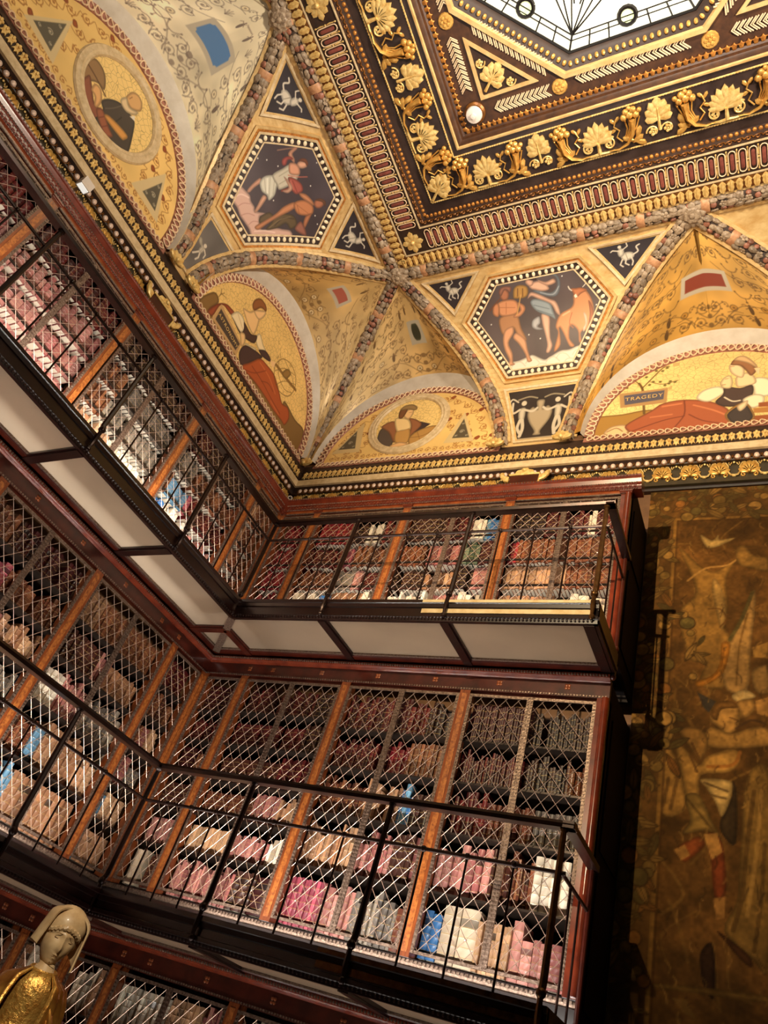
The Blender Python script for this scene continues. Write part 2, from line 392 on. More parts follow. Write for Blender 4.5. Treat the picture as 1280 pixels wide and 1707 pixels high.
        for i in range(len(P)):
            a = edges[i] + (.045 if i else 0); b = edges[i + 1] - .045
            spans = [(a, b)] if i == 0 else [(a, (a + b) / 2), ((a + b) / 2, b)]
            if side == 'l' and tier == 1 and i > 3: continue
            for sa, sb in spans:
                q = .016 if len(spans) == 2 else .02
                mb = strip(side, sa + .013, .0, z0_, z1, .026, .012)
                for m2 in (strip(side, sb - .013, .0, z0_, z1, .026, .012),): mb.add(m2.v, m2.f)
                mb.box((sa, .0, z0_), (sb, .01, z0_ + .02), T); mb.box((sa, .0, z1 - .022), (sb, .01, z1), T)
                door = mb.build('door', 'mullion', case, False)
                tag(lattice_mesh(sa + .026, sb - .026, z0_ + .02, z1 - .022, side, -.006).build('lattice', 'wire', door), 'pale metal diamond lattice', kind='stuff')
            # open shelves of thin bars, so that the feet of the books show from below
            if tier == 3: zs = [z0_ + .02, 5.245, 5.55, 5.85, 6.17]
            elif tier == 2: zs = [[z0_, 2.80, 3.10, 3.41, 3.76, 4.08], [z0_, 2.80, 3.105, 3.405, 3.755, 4.085], [z0_, 2.87, 3.285, 3.67, 4.015]][i % 3 if side == 'b' else (i + 1) % 3] if i else [z0_, 2.80, 3.10, 3.41, 3.755, 4.06]
            else: zs = [z0_, .5, .86, 1.2, 1.52]
            zs = list(zs)
            if side == 'b' and tier == 2 and i == 3: zs = [z0_, 2.87, 3.285, 3.67, 4.015]
            for j, z in enumerate(zs):
                jz = z
                if j:
                    mb = MB()
                    if tier < 3: mb.box((a - .03, -.4, jz - .012), (b + .03, -.046, jz), T)
                    for k in (0, 1): mb.box((a - .03, -.062 - k * .2, jz - .01), (b + .03, -.046 - k * .2, jz), T)
                    mb.box((a - .03, -.047, jz - .012), (b + .03, -.042, jz + .003), T)
                    mb.build('shelf', 'shelf_metal', case, False)
                nxt = zs[j + 1] if j + 1 < len(zs) else z1 + .02
                SHELVES[tier, side, i, j] = (a - .01, b + .01, jz + .001, nxt - jz - .02)
# ------------------------------------------------------------------ galleries (walkway, glass soffit, railing)
POST = {'b': [1.68, 2.835, 4.02], 'l': [1.69, 2.845, 4.0, 5.155, 6.31]}
def gallery(lev, zf0, zf1, zrail, zbar, label):
    g = empty('gallery', (B_, -B_, zf0)); tag(g, label, 'balcony', 'galleries')
    for side in ('b', 'l'):
        T = TT[side]; end = 4.03 if side == 'b' else END['l']
        mb = MB(); sweep(mb, side, [(B_ - .03, zf0), (B_, zf0), (B_ + .004, zf0 + .03), (B_ + .012, zf0 + .035), (B_ + .012, zf0 + .06), (B_, zf0 + .065), (B_, zf1 - .07), (B_ + .012, zf1 - .065), (B_ + .016, zf1 - .035), (B_ + .026, zf1 - .03), (B_ + .026, zf1), (B_ - .03, zf1)], end)
        mb.build('fascia', 'dark_wood', g)
        mb = MB()
        for i in range(24, int(end / .03)):
            s = .03 * i; mb.ball(T(s, B_ + .01, zf0 + .018), .009, 6, 4); 
        tag(mb.build('fascia_bead', 'dark_wood', g), kind='stuff')
        if side == 'b':
            mb = MB()
            mb.box((2.62, B_ + .012, zf1 - .028), (3.97, B_ + .030, zf1 - .004), T); mb.box((2.62, B_ + .002, zf0 + .075), (3.97, B_ + .008, zf0 + .115), T)
            mb.build('fascia_plate', 'lit_plate_brass' if lev == 3 else 'bronze', g, False)
            # end of the walkway
            mb = MB(); mb.box((end - .03, .0, zf0), (end, B_, zf1), T); mb.box((end, .02, zf0 + .03), (end + .012, B_, zf0 + .06), T); mb.build('end_fascia', 'dark_wood', g, False)
        # soffit: inner rail, glass panes, cross ribs
        zs = zf0 + .012
        mb = MB(); sweep(mb, side, [(.012, zs - .01), (.115, zs - .01), (.125, zs + .004), (.14, zs + .01), (.14, zs + .05), (.012, zs + .05)], end - .03 if side == 'b' else end); mb.build('soffit_rail', 'mahogany', g, False)
        mb = MB(); sweep(mb, side, [(.128, zs - .004), (.148, zs - .004), (.148, zs + .01), (.128, zs + .01)], end - .05 if side == 'b' else end); mb.build('soffit_fillet', 'mullion', g)
        ribs = [.50] + POST[side]
        if side == 'b': ribs[-1] = 4.0 - .0
        for i, p in enumerate(ribs):
            mb = MB(); p2 = min(p, end - .06) if side == 'b' else p
            we = B_ - .02 if i else .5
            mb.box((p2 - .035, .06, zs - .022), (p2 + .035, we, zs + .03), T); mb.box((p2 - .05, .12, zs - .006), (p2 + .05, we - .01, zs + .02), T)
            mb.build('soffit_rib', 'dark_wood' if i else 'mahogany', g, False)
        we = B_ - .025; e3 = 3.98 if side == 'b' else 99
        outl = [[(.135, .13), (.5, .13), (.5, .495)], [(.5, .13), (ribs[1], .13), (ribs[1], we), (we + .005, we), (.5, .495)]] + [[(ribs[i], .13), (min(ribs[i + 1], e3), .13), (min(ribs[i + 1], e3), we), (ribs[i], we)] for i in range(1, len(ribs) - 1)]
        for ol in outl:
            mb = MB(); mb.rings([[T(x, y, zs + .012) for x, y in ol], [T(x, y, zs + .022) for x, y in ol]]); mb.build('glass_pane', 'soffit_glass', g, False)
        # railing
        s1 = end
        mb = MB(); sweep(mb, side, [(B_ - .034, zrail - .042), (B_ + .034, zrail - .042), (B_ + .042, zrail - .02), (B_ + .03, zrail), (B_ - .03, zrail), (B_ - .042, zrail - .02)], s1 + .03 if side == 'b' else s1); mb.build('top_rail', 'iron', g)
        mb = MB(); mb.tube([T(B_ + .0, B_, zbar), T(s1, B_, zbar)], .0125, 8)
        p0 = B_
        for p in POST[side]:
            for k in (1, 2, 3):
                x = p0 + (p - p0) * k / 4; mb.ball(T(x, B_, zbar), .021, 8, 5)
            p0 = p
        mb.build('lower_bar', 'iron', g)
        p0 = B_
        for p in POST[side]:
            for k in (1, 2, 3):
                x = p0 + (p - p0) * k / 4
                mb = MB(); mb.tube([T(x, B_, zf1 - .02), T(x, B_, zbar)], .0075, 6); mb.build('baluster', 'iron', g)
            p0 = p
        for p in ([B_] if side == 'b' else []) + POST[side]:
            mb = MB(); x, w = p, B_
            if p == POST['b'][-1] and side == 'b': x = p - .03
            ww = w + .03
            mb.tube([T(x, w, zrail - .03), T(x, w + .004, zrail - .08), T(x, w + .012, zf1 + .1), T(x, ww, zf1 + .05)], [.012, .019, .022, .022], 8)
            mb.ball(T(x, ww, zf1 + .05), .03, 8, 5)
            mb.tube([T(x, ww, zf1 + .05), T(x, ww + .004, zf1 - .06), T(x, ww, zf0 + .06), T(x, ww - .01, zf0 + .045)], [.016, .018, .012, .012], 8)
            mb.ball(T(x, ww - .004, zf0 + .045), (.022, .022, .026), 8, 5)
            mb.ball(T(x, w, zrail - .045), (.028, .028, .02), 8, 4)
            mb.build('post', 'bronze' if (side == 'b' and p == POST['b'][-1]) else 'iron', g)
        if side == 'b':
            xe = 4.02
            mb = MB(); mb.box((xe - .034, .0, zrail - .042), (xe + .034, B_ + .04, zrail - .001), T); mb.build('return_rail', 'iron', g, False)
            mb = MB(); mb.tube([T(xe - .01, .0, zbar), T(xe - .01, B_, zbar)], .012, 8); mb.build('return_bar', 'iron', g)
            for w in (.25, .48):
                mb = MB(); mb.tube([T(xe - .01, w, zf1 - .02), T(xe - .01, w, zbar)], .0075, 6); mb.build('baluster', 'iron', g)
            mb = MB(); mb.tube([T(xe - .005, .03, zf0 - .02), T(xe - .005, .03, zrail)], .016, 8); mb.ball(T(xe - .005, .03, zf0 - .03), .026); mb.ball(T(xe - .005, .03, zf1 + .03), .026); mb.build('wall_post', 'mahogany', g)
    # mitre piece across the soffit corner
    mb = MB(); a = Vector((.10, -.10, zf0 - .004)); b = Vector((B_ - .01, -B_ + .01, zf0 - .004))
    d = (b - a).normalized(); n = Vector((-d.y, d.x, 0)) * .035
    mb.rings([[a + n, a - n, a - n + Vector((0, 0, .04)), a + n + Vector((0, 0, .04))], [b + n, b - n, b - n + Vector((0, 0, .04)), b + n + Vector((0, 0, .04))]])
    mb.build('mitre_rib', 'mullion', g, False)
    return g
gallery(3, 4.63, 4.822, 5.80, 5.55, 'upper walkway gallery with glass soffit and black railing, higher of two')
gallery(2, 2.07, 2.252, 3.21, 2.92, 'lower walkway gallery with black railing above the gilt statue')
# ------------------------------------------------------------------ books
PALS = {
 'crimson': [(132, 28, 40), (120, 22, 34), (142, 38, 46)], 'maroon': [(84, 22, 24), (98, 28, 28), (66, 18, 20)], 'brown': [(100, 52, 34), (120, 66, 42), (78, 38, 28), (136, 84, 56)],
 'dark': [(50, 26, 22), (40, 20, 18), (62, 34, 26)], 'tan': [(178, 132, 98), (196, 152, 114), (160, 112, 80)], 'cream': [(226, 208, 182), (214, 192, 164), (236, 222, 200)],
 'rose': [(170, 108, 100), (184, 124, 114), (150, 88, 84)], 'grey': [(124, 112, 100), (106, 96, 88), (140, 128, 114)], 'blue': [(52, 104, 158), (92, 134, 162)], 'green': [(70, 86, 66), (88, 98, 78)], 'pink': [(178, 86, 100), (164, 74, 90)]}
MIX = {3: ['crimson', 'maroon', 'brown', 'rose', 'tan', 'grey'], 2: ['maroon', 'brown', 'dark', 'tan', 'rose', 'cream'], 1: ['tan', 'cream', 'rose', 'brown']}
CN = {'crimson': 'crimson', 'maroon': 'maroon', 'brown': 'brown', 'dark': 'dark brown', 'tan': 'tan', 'cream': 'cream', 'rose': 'rose pink', 'grey': 'grey', 'blue': 'blue', 'green': 'dull green', 'pink': 'bright pink'}
def plan(tier, side, bay, sh, nsh):
    # which colours stand on a shelf, some rows paled or darkened after the light on them: (palette, share, typical width)
    r = random.Random(hash((tier, ord(side), bay, sh)) & 0xffff)
    if side == 'b' and tier == 3:
        if bay == 0: return [('crimson', 1, .05)]
        if bay == 1: return {1: [('cream', .3, .07), ('blue', .12, .1), ('tan', .35, .05), ('cream', .25, .08)], 2: [('brown', .4, .05), ('grey', .25, .1), ('rose', .1, .06), ('maroon', .4, .045)], 3: [('maroon', .35, .05), ('pink', .08, .08), ('brown', .5, .05)], 4: [('crimson', .4, .05), ('dark', .2, .05), ('cream', .15, .06), ('maroon', .3, .05)]}.get(sh, [('tan', 1, .05)])
        if bay == 2: return {1: [('cream', .4, .05), ('rose', .25, .05), ('cream', .3, .08)], 2: [('dark', .35, .05), ('tan', .3, .05), ('dark', .2, .06), ('rose', .25, .08)], 3: [('brown', .2, .05), ('rose', .3, .06), ('green', .15, .06), ('maroon', .3, .05)], 4: [('dark', .4, .05), ('maroon', .3, .05), ('cream', .1, .06), ('blue', .1, .07), ('brown', .2, .05)]}.get(sh, [('cream', 1, .06)])
        return {1: [('tan', .5, .05), ('cream', .5, .12)], 2: [('tan', .6, .045), ('brown', .5, .045)], 3: [('crimson', .08, .08), ('brown', .9, .045)], 4: [('dark', .3, .05), ('maroon', .4, .05), ('cream', .06, .05), ('maroon', .3, .045)]}.get(sh, [('tan', 1, .05)])
    if side == 'l' and tier == 3:
        if bay >= 3: return [('rose', 1, .085)] if sh < 4 else [('maroon', 1, .08)]
        if bay == 2: return [('cream', .5, .06), ('tan', .5, .06)] if sh == 1 else [('grey', .75, .06), ('brown', .35, .055)] if sh < 4 else [('dark', 1, .06)]
        if bay == 1: return {1: [('rose', .4, .06), ('cream', .4, .09), ('blue', .25, .12)], 2: [('maroon', .55, .055), ('pink', .06, .08), ('blue', .25, .1), ('brown', .2, .05)], 3: [('brown', .6, .055), ('grey', .4, .06)], 4: [('dark', .6, .05), ('maroon', .4, .05)]}.get(sh, [('cream', 1, .06)])
        return [('brown', .6, .05), ('tan', .2, .05), ('dark', .4, .05)]
    if side == 'b' and tier == 2:
        up = sh / max(1, nsh - 1)
        if up > .75: return [('maroon', .7, .05), ('dark', .3, .05)] if bay < 3 else [('maroon', .5, .024), ('dark', .5, .022)]  # dark reds partly stand in for the dimness of the upper rows
        if up > .5: return [[('maroon', .5, .04), ('brown', .5, .04)], [('brown', .6, .045), ('maroon', .3, .04), ('cream', .08, .04)], [('maroon', .5, .04), ('crimson', .12, .05), ('brown', .4, .04)], [('maroon', .5, .024), ('dark', .3, .035), ('brown', .2, .05)]][bay]
        if up > .3: return [[('brown', .5, .04), ('cream', .3, .12)], [('brown', .5, .04), ('rose', .25, .045), ('tan', .3, .045)], [('brown', .4, .04), ('tan', .3, .045), ('blue', .1, .05), ('dark', .3, .05)], [('maroon', .3, .05), ('brown', .3, .05), ('grey', .4, .06)]][bay]
        if up > .1: return [[('rose', .6, .04), ('tan', .4, .04)], [('tan', .4, .045), ('rose', .35, .045), ('cream', .3, .05)], [('tan', .5, .045), ('rose', .3, .05), ('dark', .15, .06), ('rose', .2, .055)], [('rose', .35, .07), ('brown', .3, .04), ('cream', .4, .085)]][bay]
        return [[('cream', .4, .05), ('brown', .6, .04)], [('rose', .7, .04), ('dark', .2, .1), ('maroon', .3, .3)], [('pink', .3, .05), ('rose', .25, .06), ('grey', .35, .055), ('brown', .2, .1)], [('blue', .12, .09), ('cream', .25, .13), ('tan', .3, .045), ('rose', .5, .1), ('cream', .2, .07)]][bay]  # pale tones partly stand in for strong lamplight on the bottom row
    if side == 'l' and tier == 2:
        if sh == 0: return [('tan', .7, .08), ('blue', .1, .06), ('brown', .3, .06)]
        if sh == 1: return [('tan', .6, .09), ('blue', .1, .07), ('brown', .4, .05)]
        if sh == 2: return [('grey', .35, .05), ('rose', .3, .05), ('cream', .25, .06), ('blue', .1, .06)]
        if sh == 3: return [('tan', .4, .06), ('rose', .15, .05), ('brown', .45, .06), ('grey', .2, .05)]
        if sh == 4: return [('brown', .5, .055), ('pink', .18, .09), ('brown', .3, .06)] if bay >= 2 else [('brown', .7, .05), ('tan', .3, .05)]
        return [('maroon', .6, .06), ('brown', .4, .06)]
    return {0: [('tan', 1, .05)], 1: [('brown', 1, .05)], 2: [('rose', .6, .045), ('tan', .4, .05)], 3: [('rose', .4, .045), ('brown', .6, .045)], 4: [('cream', .45, .045), ('tan', .3, .06), ('rose', .3, .05)]}[sh]
BOOKS = []
for (tier, side, bay, sh), (a, b, z, gap) in SHELVES.items():
    if side == 'l' and (bay > 4 or (tier < 3 and bay > 3)): continue
    if tier == 1 and sh < 2: continue
    nsh = len([1 for k in SHELVES if k[:3] == (tier, side, bay)])
    pl = plan(tier, side, bay, sh, nsh); tot = sum(p[1] for p in pl)
    s = a + .012; order = 0
    for pal, share, wid in pl:
        lim = s + (b - a - .02) * share / tot; hb = random.uniform(.72, .93); cb = random.choice(PALS[pal])
        sets = random.random() < .45
        while s < min(lim, b - .03):
            w = wid * (.7 if wid < .11 else 1) * (random.uniform(.9, 1.1) if sets else random.uniform(.55, 1.35)); w = min(max(w, .017), b - s - .004)
            if w < .014: break
            h = gap * (hb if sets else random.uniform(.62, .95)) * random.uniform(.985, 1.015)
            c = np.array(cb if sets else random.choice(PALS[pal]), float) * random.uniform(.78, 1.14)
            gapx = .0 if random.random() > .03 else random.uniform(.02, .06)
            order += 1
            BOOKS.append(dict(t=tier, sd=side, bay=bay, sh=sh, n=order, s=s, w=w, h=min(h, gap - .004), z=z, c=np.clip(c, 0, 255) / 255, dp=random.uniform(.0, .035), pal=pal, nsh=nsh, lean=(random.uniform(-.04, .12) if not sets and random.random() < .25 else 0)))
            s += w + .003 + gapx
def pix(p):
    v = Vector(p) - CAM; zc = v.dot(RF)
    return (640 + FPX * v.dot(RX) / zc, 853.5 + FPX * v.dot(RD) / zc) if zc > .1 else None
for bk in BOOKS:
    T = TT[bk['sd']]; c = [pix(T(bk['s'] + a * bk['w'], -.05, bk['z'] + q * bk['h'])) for a, q in ((0, 0), (1, 0), (1, 1), (0, 1))]
    A = abs(sum(c[i][0] * c[(i + 1) % 4][1] - c[(i + 1) % 4][0] * c[i][1] for i in range(4))) / 2
    m = np.mean(c, 0); inn = -5 < m[0] < 1285 and -5 < m[1] < 1712
    # the walkway hides the lowest row of the upper tier
    hid = bk['t'] == 3 and bk['sh'] == 0
    bk['A'] = A if inn and not hid else 0
BOOKS.sort(key=lambda k: -k['A'])
def book_geo(bk, rich):
    w, h, dp = bk['w'], bk['h'], .24
    rings = []; x0 = -w / 2
    fr = [0.0, 1.0]
    prof = [(-.5, .0), (-.5, -1), (-.3, -1.55), (0, -1.75), (.3, -1.55), (.5, -1), (.5, .0)] if rich else [(-.5, .0), (-.5, -1), (0, -1.7), (.5, -1), (.5, .0)]
    lev = [(0, 0), (.02, .0)]
    if rich:
        for k in (1 / 6, 2 / 6, 3 / 6, 4 / 6, 5 / 6): lev += [(k - .012, 0), (k, .0035), (k + .012, 0)]
    lev += [(1., 0)]
    al = []
    for f, bu in lev:
        rings.append([(x * w * .98, (dp - .02) if y == 0 else ((y + 1) * w * .18 - (bu if y < -1 else 0)), f * h) for x, y in prof]); al += [f] * len(prof)
    return rings, al
# the 300 books that show largest are things of their own, the rest one object
vis = [b for b in BOOKS if b['A'] > 0]
top, rest = vis[:300], vis[300:]
HIDE = [b for b in BOOKS if b['A'] == 0 and b['t'] >= 1]
ORDN = ['', 'first', 'second', 'third', 'fourth', 'fifth', 'sixth', 'seventh', 'eighth', 'ninth', 'tenth', 'eleventh', 'twelfth', 'thirteenth', 'fourteenth', 'fifteenth', 'sixteenth', 'seventeenth', 'eighteenth', 'nineteenth', 'twentieth'] + ['twenty-' + q for q in ('first', 'second', 'third', 'fourth', 'fifth', 'sixth', 'seventh', 'eighth', 'ninth')] + ['thirtieth'] + ['thirty-' + q for q in ('first', 'second', 'third', 'fourth', 'fifth', 'sixth', 'seventh', 'eighth', 'ninth')] + ['fortieth'] + ['forty-' + q for q in ('first', 'second', 'third', 'fourth', 'fifth', 'sixth', 'seventh', 'eighth', 'ninth')]
me_page = MB().box((-.5, 0, 0), (.5, 1, 1)).mesh('page_block', 'paper', False)
def paint_attr(me, cols):
    at = me.attributes.new('paint', 'FLOAT_COLOR', 'POINT'); at.data.foreach_set('color', np.ascontiguousarray(cols, np.float32).ravel())
for bk in top:
    rg, al = book_geo(bk, True); mb = MB(); mb.rings(rg); me = mb.mesh('book', 'leather')
    lin = s2l(bk['c']); tl = s2l(bk['c'] * random.choice((.45, .6, 1, 1, 1.2)).__float__()) if random.random() < .6 else lin; tl = np.clip(tl, 0, .9); paint_attr(me, np.array([[*(tl if .672 < a < .825 else lin), a] for a in al]))
    sd = bk['sd']; T = TT[sd]
    M = Matrix.Translation(T(bk['s'] + bk['w'] / 2, -.095 - bk['dp'], bk['z'])) @ (Matrix.Rotation(0, 4, 'Z') if sd == 'b' else Matrix.Rotation(math.pi / 2, 4, 'Z'))
    o = link('book', me, None, M)
    shn = bk['sh'] + 1
    rows = bk['nsh']
    tag(o, '%s book, %s from corner, %s row, %s bay, %s %s case' % (CN[bk['pal']], ORDN[min(bk['n'], 49)], 'bottom' if bk['sh'] == 0 else ORDN[bk['sh'] + 1], ['narrow corner', 'second', 'third', 'fourth', 'fifth', 'sixth'][bk['bay']], {1: 'ground', 2: 'middle', 3: 'upper'}[bk['t']], 'tapestry-wall' if sd == 'b' else 'left-wall'), 'book', 'leather bound books on the lattice shelves')
    link('page_block', me_page, o, M @ Matrix.Translation((0, .012, -.0004)) @ Matrix.Diagonal((bk['w'] * .8, .2, bk['h'] * .97, 1)))
mb = MB(); cols = []
for bk in rest + HIDE:
    rg, al = book_geo(bk, False); sd = bk['sd']; T = TT[sd]
    f = (lambda x, y, z: T(bk['s'] + bk['w'] / 2 + x, -.095 - bk['dp'] - y, bk['z'] + z))
    mb.rings([[f(*p) for p in r] for r in rg]); lin = s2l(bk['c']); cols += [[*lin, a] for a in al]
    w, h = bk['w'] * .4, bk['h'] * .97
    mb.box((-w, .012, -.0006), (w, .2, h), f); pc = s2l(np.array([.9, .86, .78])); cols += [[*pc, 0]] * 8
mb_me = mb.mesh('books', 'leather'); paint_attr(mb_me, np.array(cols))
tag(link('book_rows', mb_me), 'remaining smaller leather books standing in rows behind the lattice doors', 'book', None, 'stuff')
# ------------------------------------------------------------------ cornice under the vault
def AP(za, w): return za - (w + D) * (za - 1.6) / 6.07       # height that lines up with za on the wall when standing w proud
TR = [0]
def trim(loc, label):
    TR[0] += 1; o = empty('trim_%d' % TR[0], loc); return tag(o, label, None, None, 'structure')
cor = trim((-D, D, 7.4), 'gilded plaster cornice with flower band, egg row and scroll frieze')
zc = dict(f1=AP(8.16, -.74), f0=AP(8.01, -.74), l1=AP(8.01, -.67), l0=AP(7.90, -.67), e1=AP(7.885, -.72), e0=AP(7.765, -.72), r1=AP(7.765, -.785), r0=AP(7.47, -.785), b0=AP(7.43, -.76))
me_egg = MB().ball((0, 0, 0), (.028, .02, .034), 8, 6).mesh('egg', 'egg_rose')
q = MB()
for a in (-1, 1):
    q.tube([(a * .014, -.004, .045), (a * .036, .004, .035), (a * .04, .006, -.005), (a * .026, .006, -.036), (0, .006, -.048)], .0055, 5)
me_dart = q.mesh('egg_shell', 'gold_dark')
q = MB()
for k in range(5):
    an = k * 2 * math.pi / 5 + .3; q.ball((.018 * math.cos(an), .008, .018 * math.sin(an) + .01), (.014, .008, .014), 6, 4)
q.ball((0, .014, .01), .009, 6, 4); q.plate([(-.03, -.04), (-.012, -.028), (0, -.05), (.012, -.028), (.03, -.04), (.02, -.012), (-.02, -.012)], 0, .012)
me_flower = q.mesh('band_flower', 'gold_pale')
def spiral(cx, cz, r, turns, a0, sg=1, n=18, y=.008):
    return [(cx + r * (1 - .85 * t) * math.cos(a0 + sg * t * turns * 2 * math.pi), y, cz + r * (1 - .85 * t) * math.sin(a0 + sg * t * turns * 2 * math.pi)) for t in (i / n for i in range(n + 1))]
def petal(q, c, an, l, w, y0=0, y1=.02):
    ux, uz = math.cos(an), math.sin(an); px, pz = -uz, ux
    q.plate([(c[0] + ux * a * l + px * b * w, c[1] + uz * a * l + pz * b * w) for a, b in ((0, -.18), (.45, -.45), (.8, -.42), (1, 0), (.8, .42), (.45, .45), (0, .18))], y0, y1, .35)
q = MB()
for sg in (-1, 1):
    q.tube([(sg * x, .01, z) for x, z in ((0, -.08), (.03, -.075), (.055, -.04), (.05, .01), (.07, .045), (.095, .05))], [.009, .009, .008, .007, .007, .004], 5)
    q.tube(spiral(sg * .085, .02, .03, 1.2, math.pi / 2, -sg), .006, 5)
    q.tube(spiral(sg * .03, .045, .02, 1.1, -math.pi / 2, sg), .005, 5)
q.ball((0, .012, .06), (.014, .01, .022), 6, 4); q.ball((0, .012, -.085), (.02, .01, .014), 6, 4)
me_anth = q.mesh('frieze_scroll', 'gold_pale')
q = MB()
for k in range(7): petal(q, (0, -.05), math.pi / 2 + (k - 3) * .42, .115 - .008 * abs(k - 3), .05, 0, .02)
q.ball((0, .018, -.045), .018, 8, 5)
for sg in (-1, 1): q.tube(spiral(sg * .045, -.075, .022, 1.1, math.pi / 2, -sg), .006, 5)
me_pal = q.mesh('frieze_palmette', 'gold')
for side in ('b', 'l'):
    T = TT[side]; S1 = 6.6 if side == 'b' else 6.2; nm = 'back' if side == 'b' else 'left'
    mb = MB(); sweep(mb, side, [(-.81, 8.25), (-.77, 8.15), (-.74, zc['f1']), (-.755, zc['f1'] - .01), (-.755, zc['f0'] + .01), (-.74, zc['f0'])], S1, close=False); mb.build('flower_band', 'umber', cor, False)
    mb = MB(); sweep(mb, side, [(-.76, zc['l1'] + .012), (-.675, zc['l1']), (-.665, zc['l1'] - .02), (-.67, zc['l0']), (-.74, zc['l0'] - .004)], S1, close=False); mb.build('ledge', 'cream', cor, False)
    mb = MB(); sweep(mb, side, [(-.70, zc['l0'] - .002), (-.745, zc['l0'] - .03), (-.75, zc['e0'] + .02), (-.73, zc['e0']), (-.735, zc['e0'] - .012), (-.785, zc['e0'] - .014)], S1, close=False); mb.build('egg_band', 'umber', cor, False)
    mb = MB(); sweep(mb, side, [(-.785, zc['r1']), (-.785, zc['r0']), (-.76, zc['r0'] - .006), (-.755, zc['b0']), (-.83, zc['b0'] - .01)], S1, close=False); mb.build('scroll_frieze', 'olive_ground', cor, False)
    mb = MB(); sweep(mb, side, [(-.83, zc['b0'] - .005), (-.78, zc['b0'] - .01), (-.78, zc['b0'] - .05), (-.83, zc['b0'] - .055)], S1, close=False); mb.build('picture_rail', 'dark_wood', cor, False)
    ze = (zc['e0'] + zc['l0']) / 2 - .006
    smin = -.66
    n = int((S1 + .6) / .0895)
    for i in range(n):
        s = smin + .0895 * (i + .5)
        wput('egg', me_egg, side, s, -.735, ze, cor); wput('egg_shell', me_dart, side, s, -.74, ze, cor)
    zf = (zc['f0'] + zc['f1']) / 2
    n = int((S1 + .7) / .079)
    for i in range(n): wput('band_flower', me_flower, side, -.7 + .079 * (i + .5), -.752, zf + .015, cor, (1.2, 1.2, 1.45))
    zr = (zc['r0'] + zc['r1']) / 2
    n = int((S1 + .7) / .14)
    for i in range(n):
        s = -.72 + .14 * (i + .5)
        if abs(s - (2.60 if side == 'b' else 2.37)) < .3: continue
        if i % 2: wput('frieze_scroll', me_anth, side, s, -.783, zr - .005, cor, (1.1, 1.2, 1.4))
        else: wput('frieze_palmette', me_pal, side, s, -.783, zr - .005, cor, (1.2, 1.2, 1.45))
# ------------------------------------------------------------------ vault geometry
def cv(side, s, th, off=0.):
    a = math.radians(th); w = -D + HH * (1 - math.cos(a)); z = Z0 + VV * math.sin(a)
    nw, nz = math.cos(a) / HH, -math.sin(a) / VV; l = math.hypot(nw, nz); nw /= l; nz /= l
    return Vector(TT[side](s, w + nw * off, z + nz * off))
def cn(side, th):
    a = math.radians(th); nw, nz = math.cos(a) / HH, -math.sin(a) / VV
    return (NW[side] * nw + Vector((0, 0, nz))).normalized()
QM = .0325                                                    # metres of arc per degree
RIB = {'b1': [(0, 2.15), (10.6, 2.075), (27.5, 1.843), (43, 1.565), (58, 1.2), (77, .847), (86, .70)],
       'b2': [(0, 2.975), (14.8, 3.03), (26.6, 3.196), (43.4, 3.456), (58.4, 3.737), (68.5, 4.012), (76, 4.27), (84, 4.47)],
       'b3': [(0, 6.18), (14.8, 6.12), (26.6, 5.95), (43.4, 5.66), (58.4, 5.3), (68.5, 4.97), (76, 4.72), (84, 4.50)],
       'l1': [(0, 2.25), (16.2, 2.129), (28.4, 1.929), (42, 1.643), (56.8, 1.295), (70, .957), (86, .66)],
       'l2': [(0, 2.60), (20.2, 2.707), (39, 3.013), (60, 3.382), (81, 3.83), (86, 3.96)],
       'l3': [(0, 5.6), (20.2, 5.5), (39, 5.2), (60, 4.8), (81, 4.2), (86, 4.0)]}
def rib(k, th):
    t = RIB[k]; x = [p[0] for p in t]; y = [p[1] for p in t]
    # smooth cubic through the table
    if not hasattr(rib, 'c'): rib.c = {}
    if k not in rib.c: rib.c[k] = np.polyfit(np.array(x) / 90., y, 4)
    return float(np.polyval(rib.c[k], th / 90.))
def diag(th):
    a = math.radians(th); w = -D + HH * (1 - math.cos(a)); return w
def ribp(k, th, off=0.):
    if k == 'c':
        a = math.radians(th); w = -D + HH * (1 - math.cos(a)); z = Z0 + VV * math.sin(a)
        n = Vector((1, -1, 0)) * math.cos(a) / HH + Vector((0, 0, -math.sin(a) / VV)) * 1.2
        return Vector((w, -w, z)) + n.normalized() * off
    return cv(k[0], rib(k, th), th, off)
def ribn(k, th):
    if k == 'c':
        a = math.radians(th); return (Vector((1, -1, 0)) * math.cos(a) / HH + Vector((0, 0, -math.sin(a) / VV)) * 1.2).normalized()
    return cn(k[0], th)
vault = empty('ceiling', (2, -2, Z0)); tag(vault, 'painted and gilded coved ceiling vault', None, None, 'structure')
# pendentives between the ribs
for side, r0, r1, nm in (('b', 'b1', 'b2', 0), ('l', 'l1', 'l2', 0)):
    R = [[cv(side, rib(r0, th) * (1 - k / 12) + rib(r1, th) * k / 12, th) for k in range(13)] for th in np.linspace(0, 90, 31)]
    mb = MB(); mb.rings(R, False, False); mb.build('pendentive', 'cream_gold', vault)
for side, r0, s1 in (('b', 'b3', 9.2), ('l', 'l3', 8.6)):
    R = [[cv(side, rib(r0, th) * (1 - k / 6) + s1 * k / 6, th) for k in range(7)] for th in np.linspace(0, 90, 16)]
    mb = MB(); mb.rings(R, False, False); mb.build('pendentive', 'cream_gold', vault)
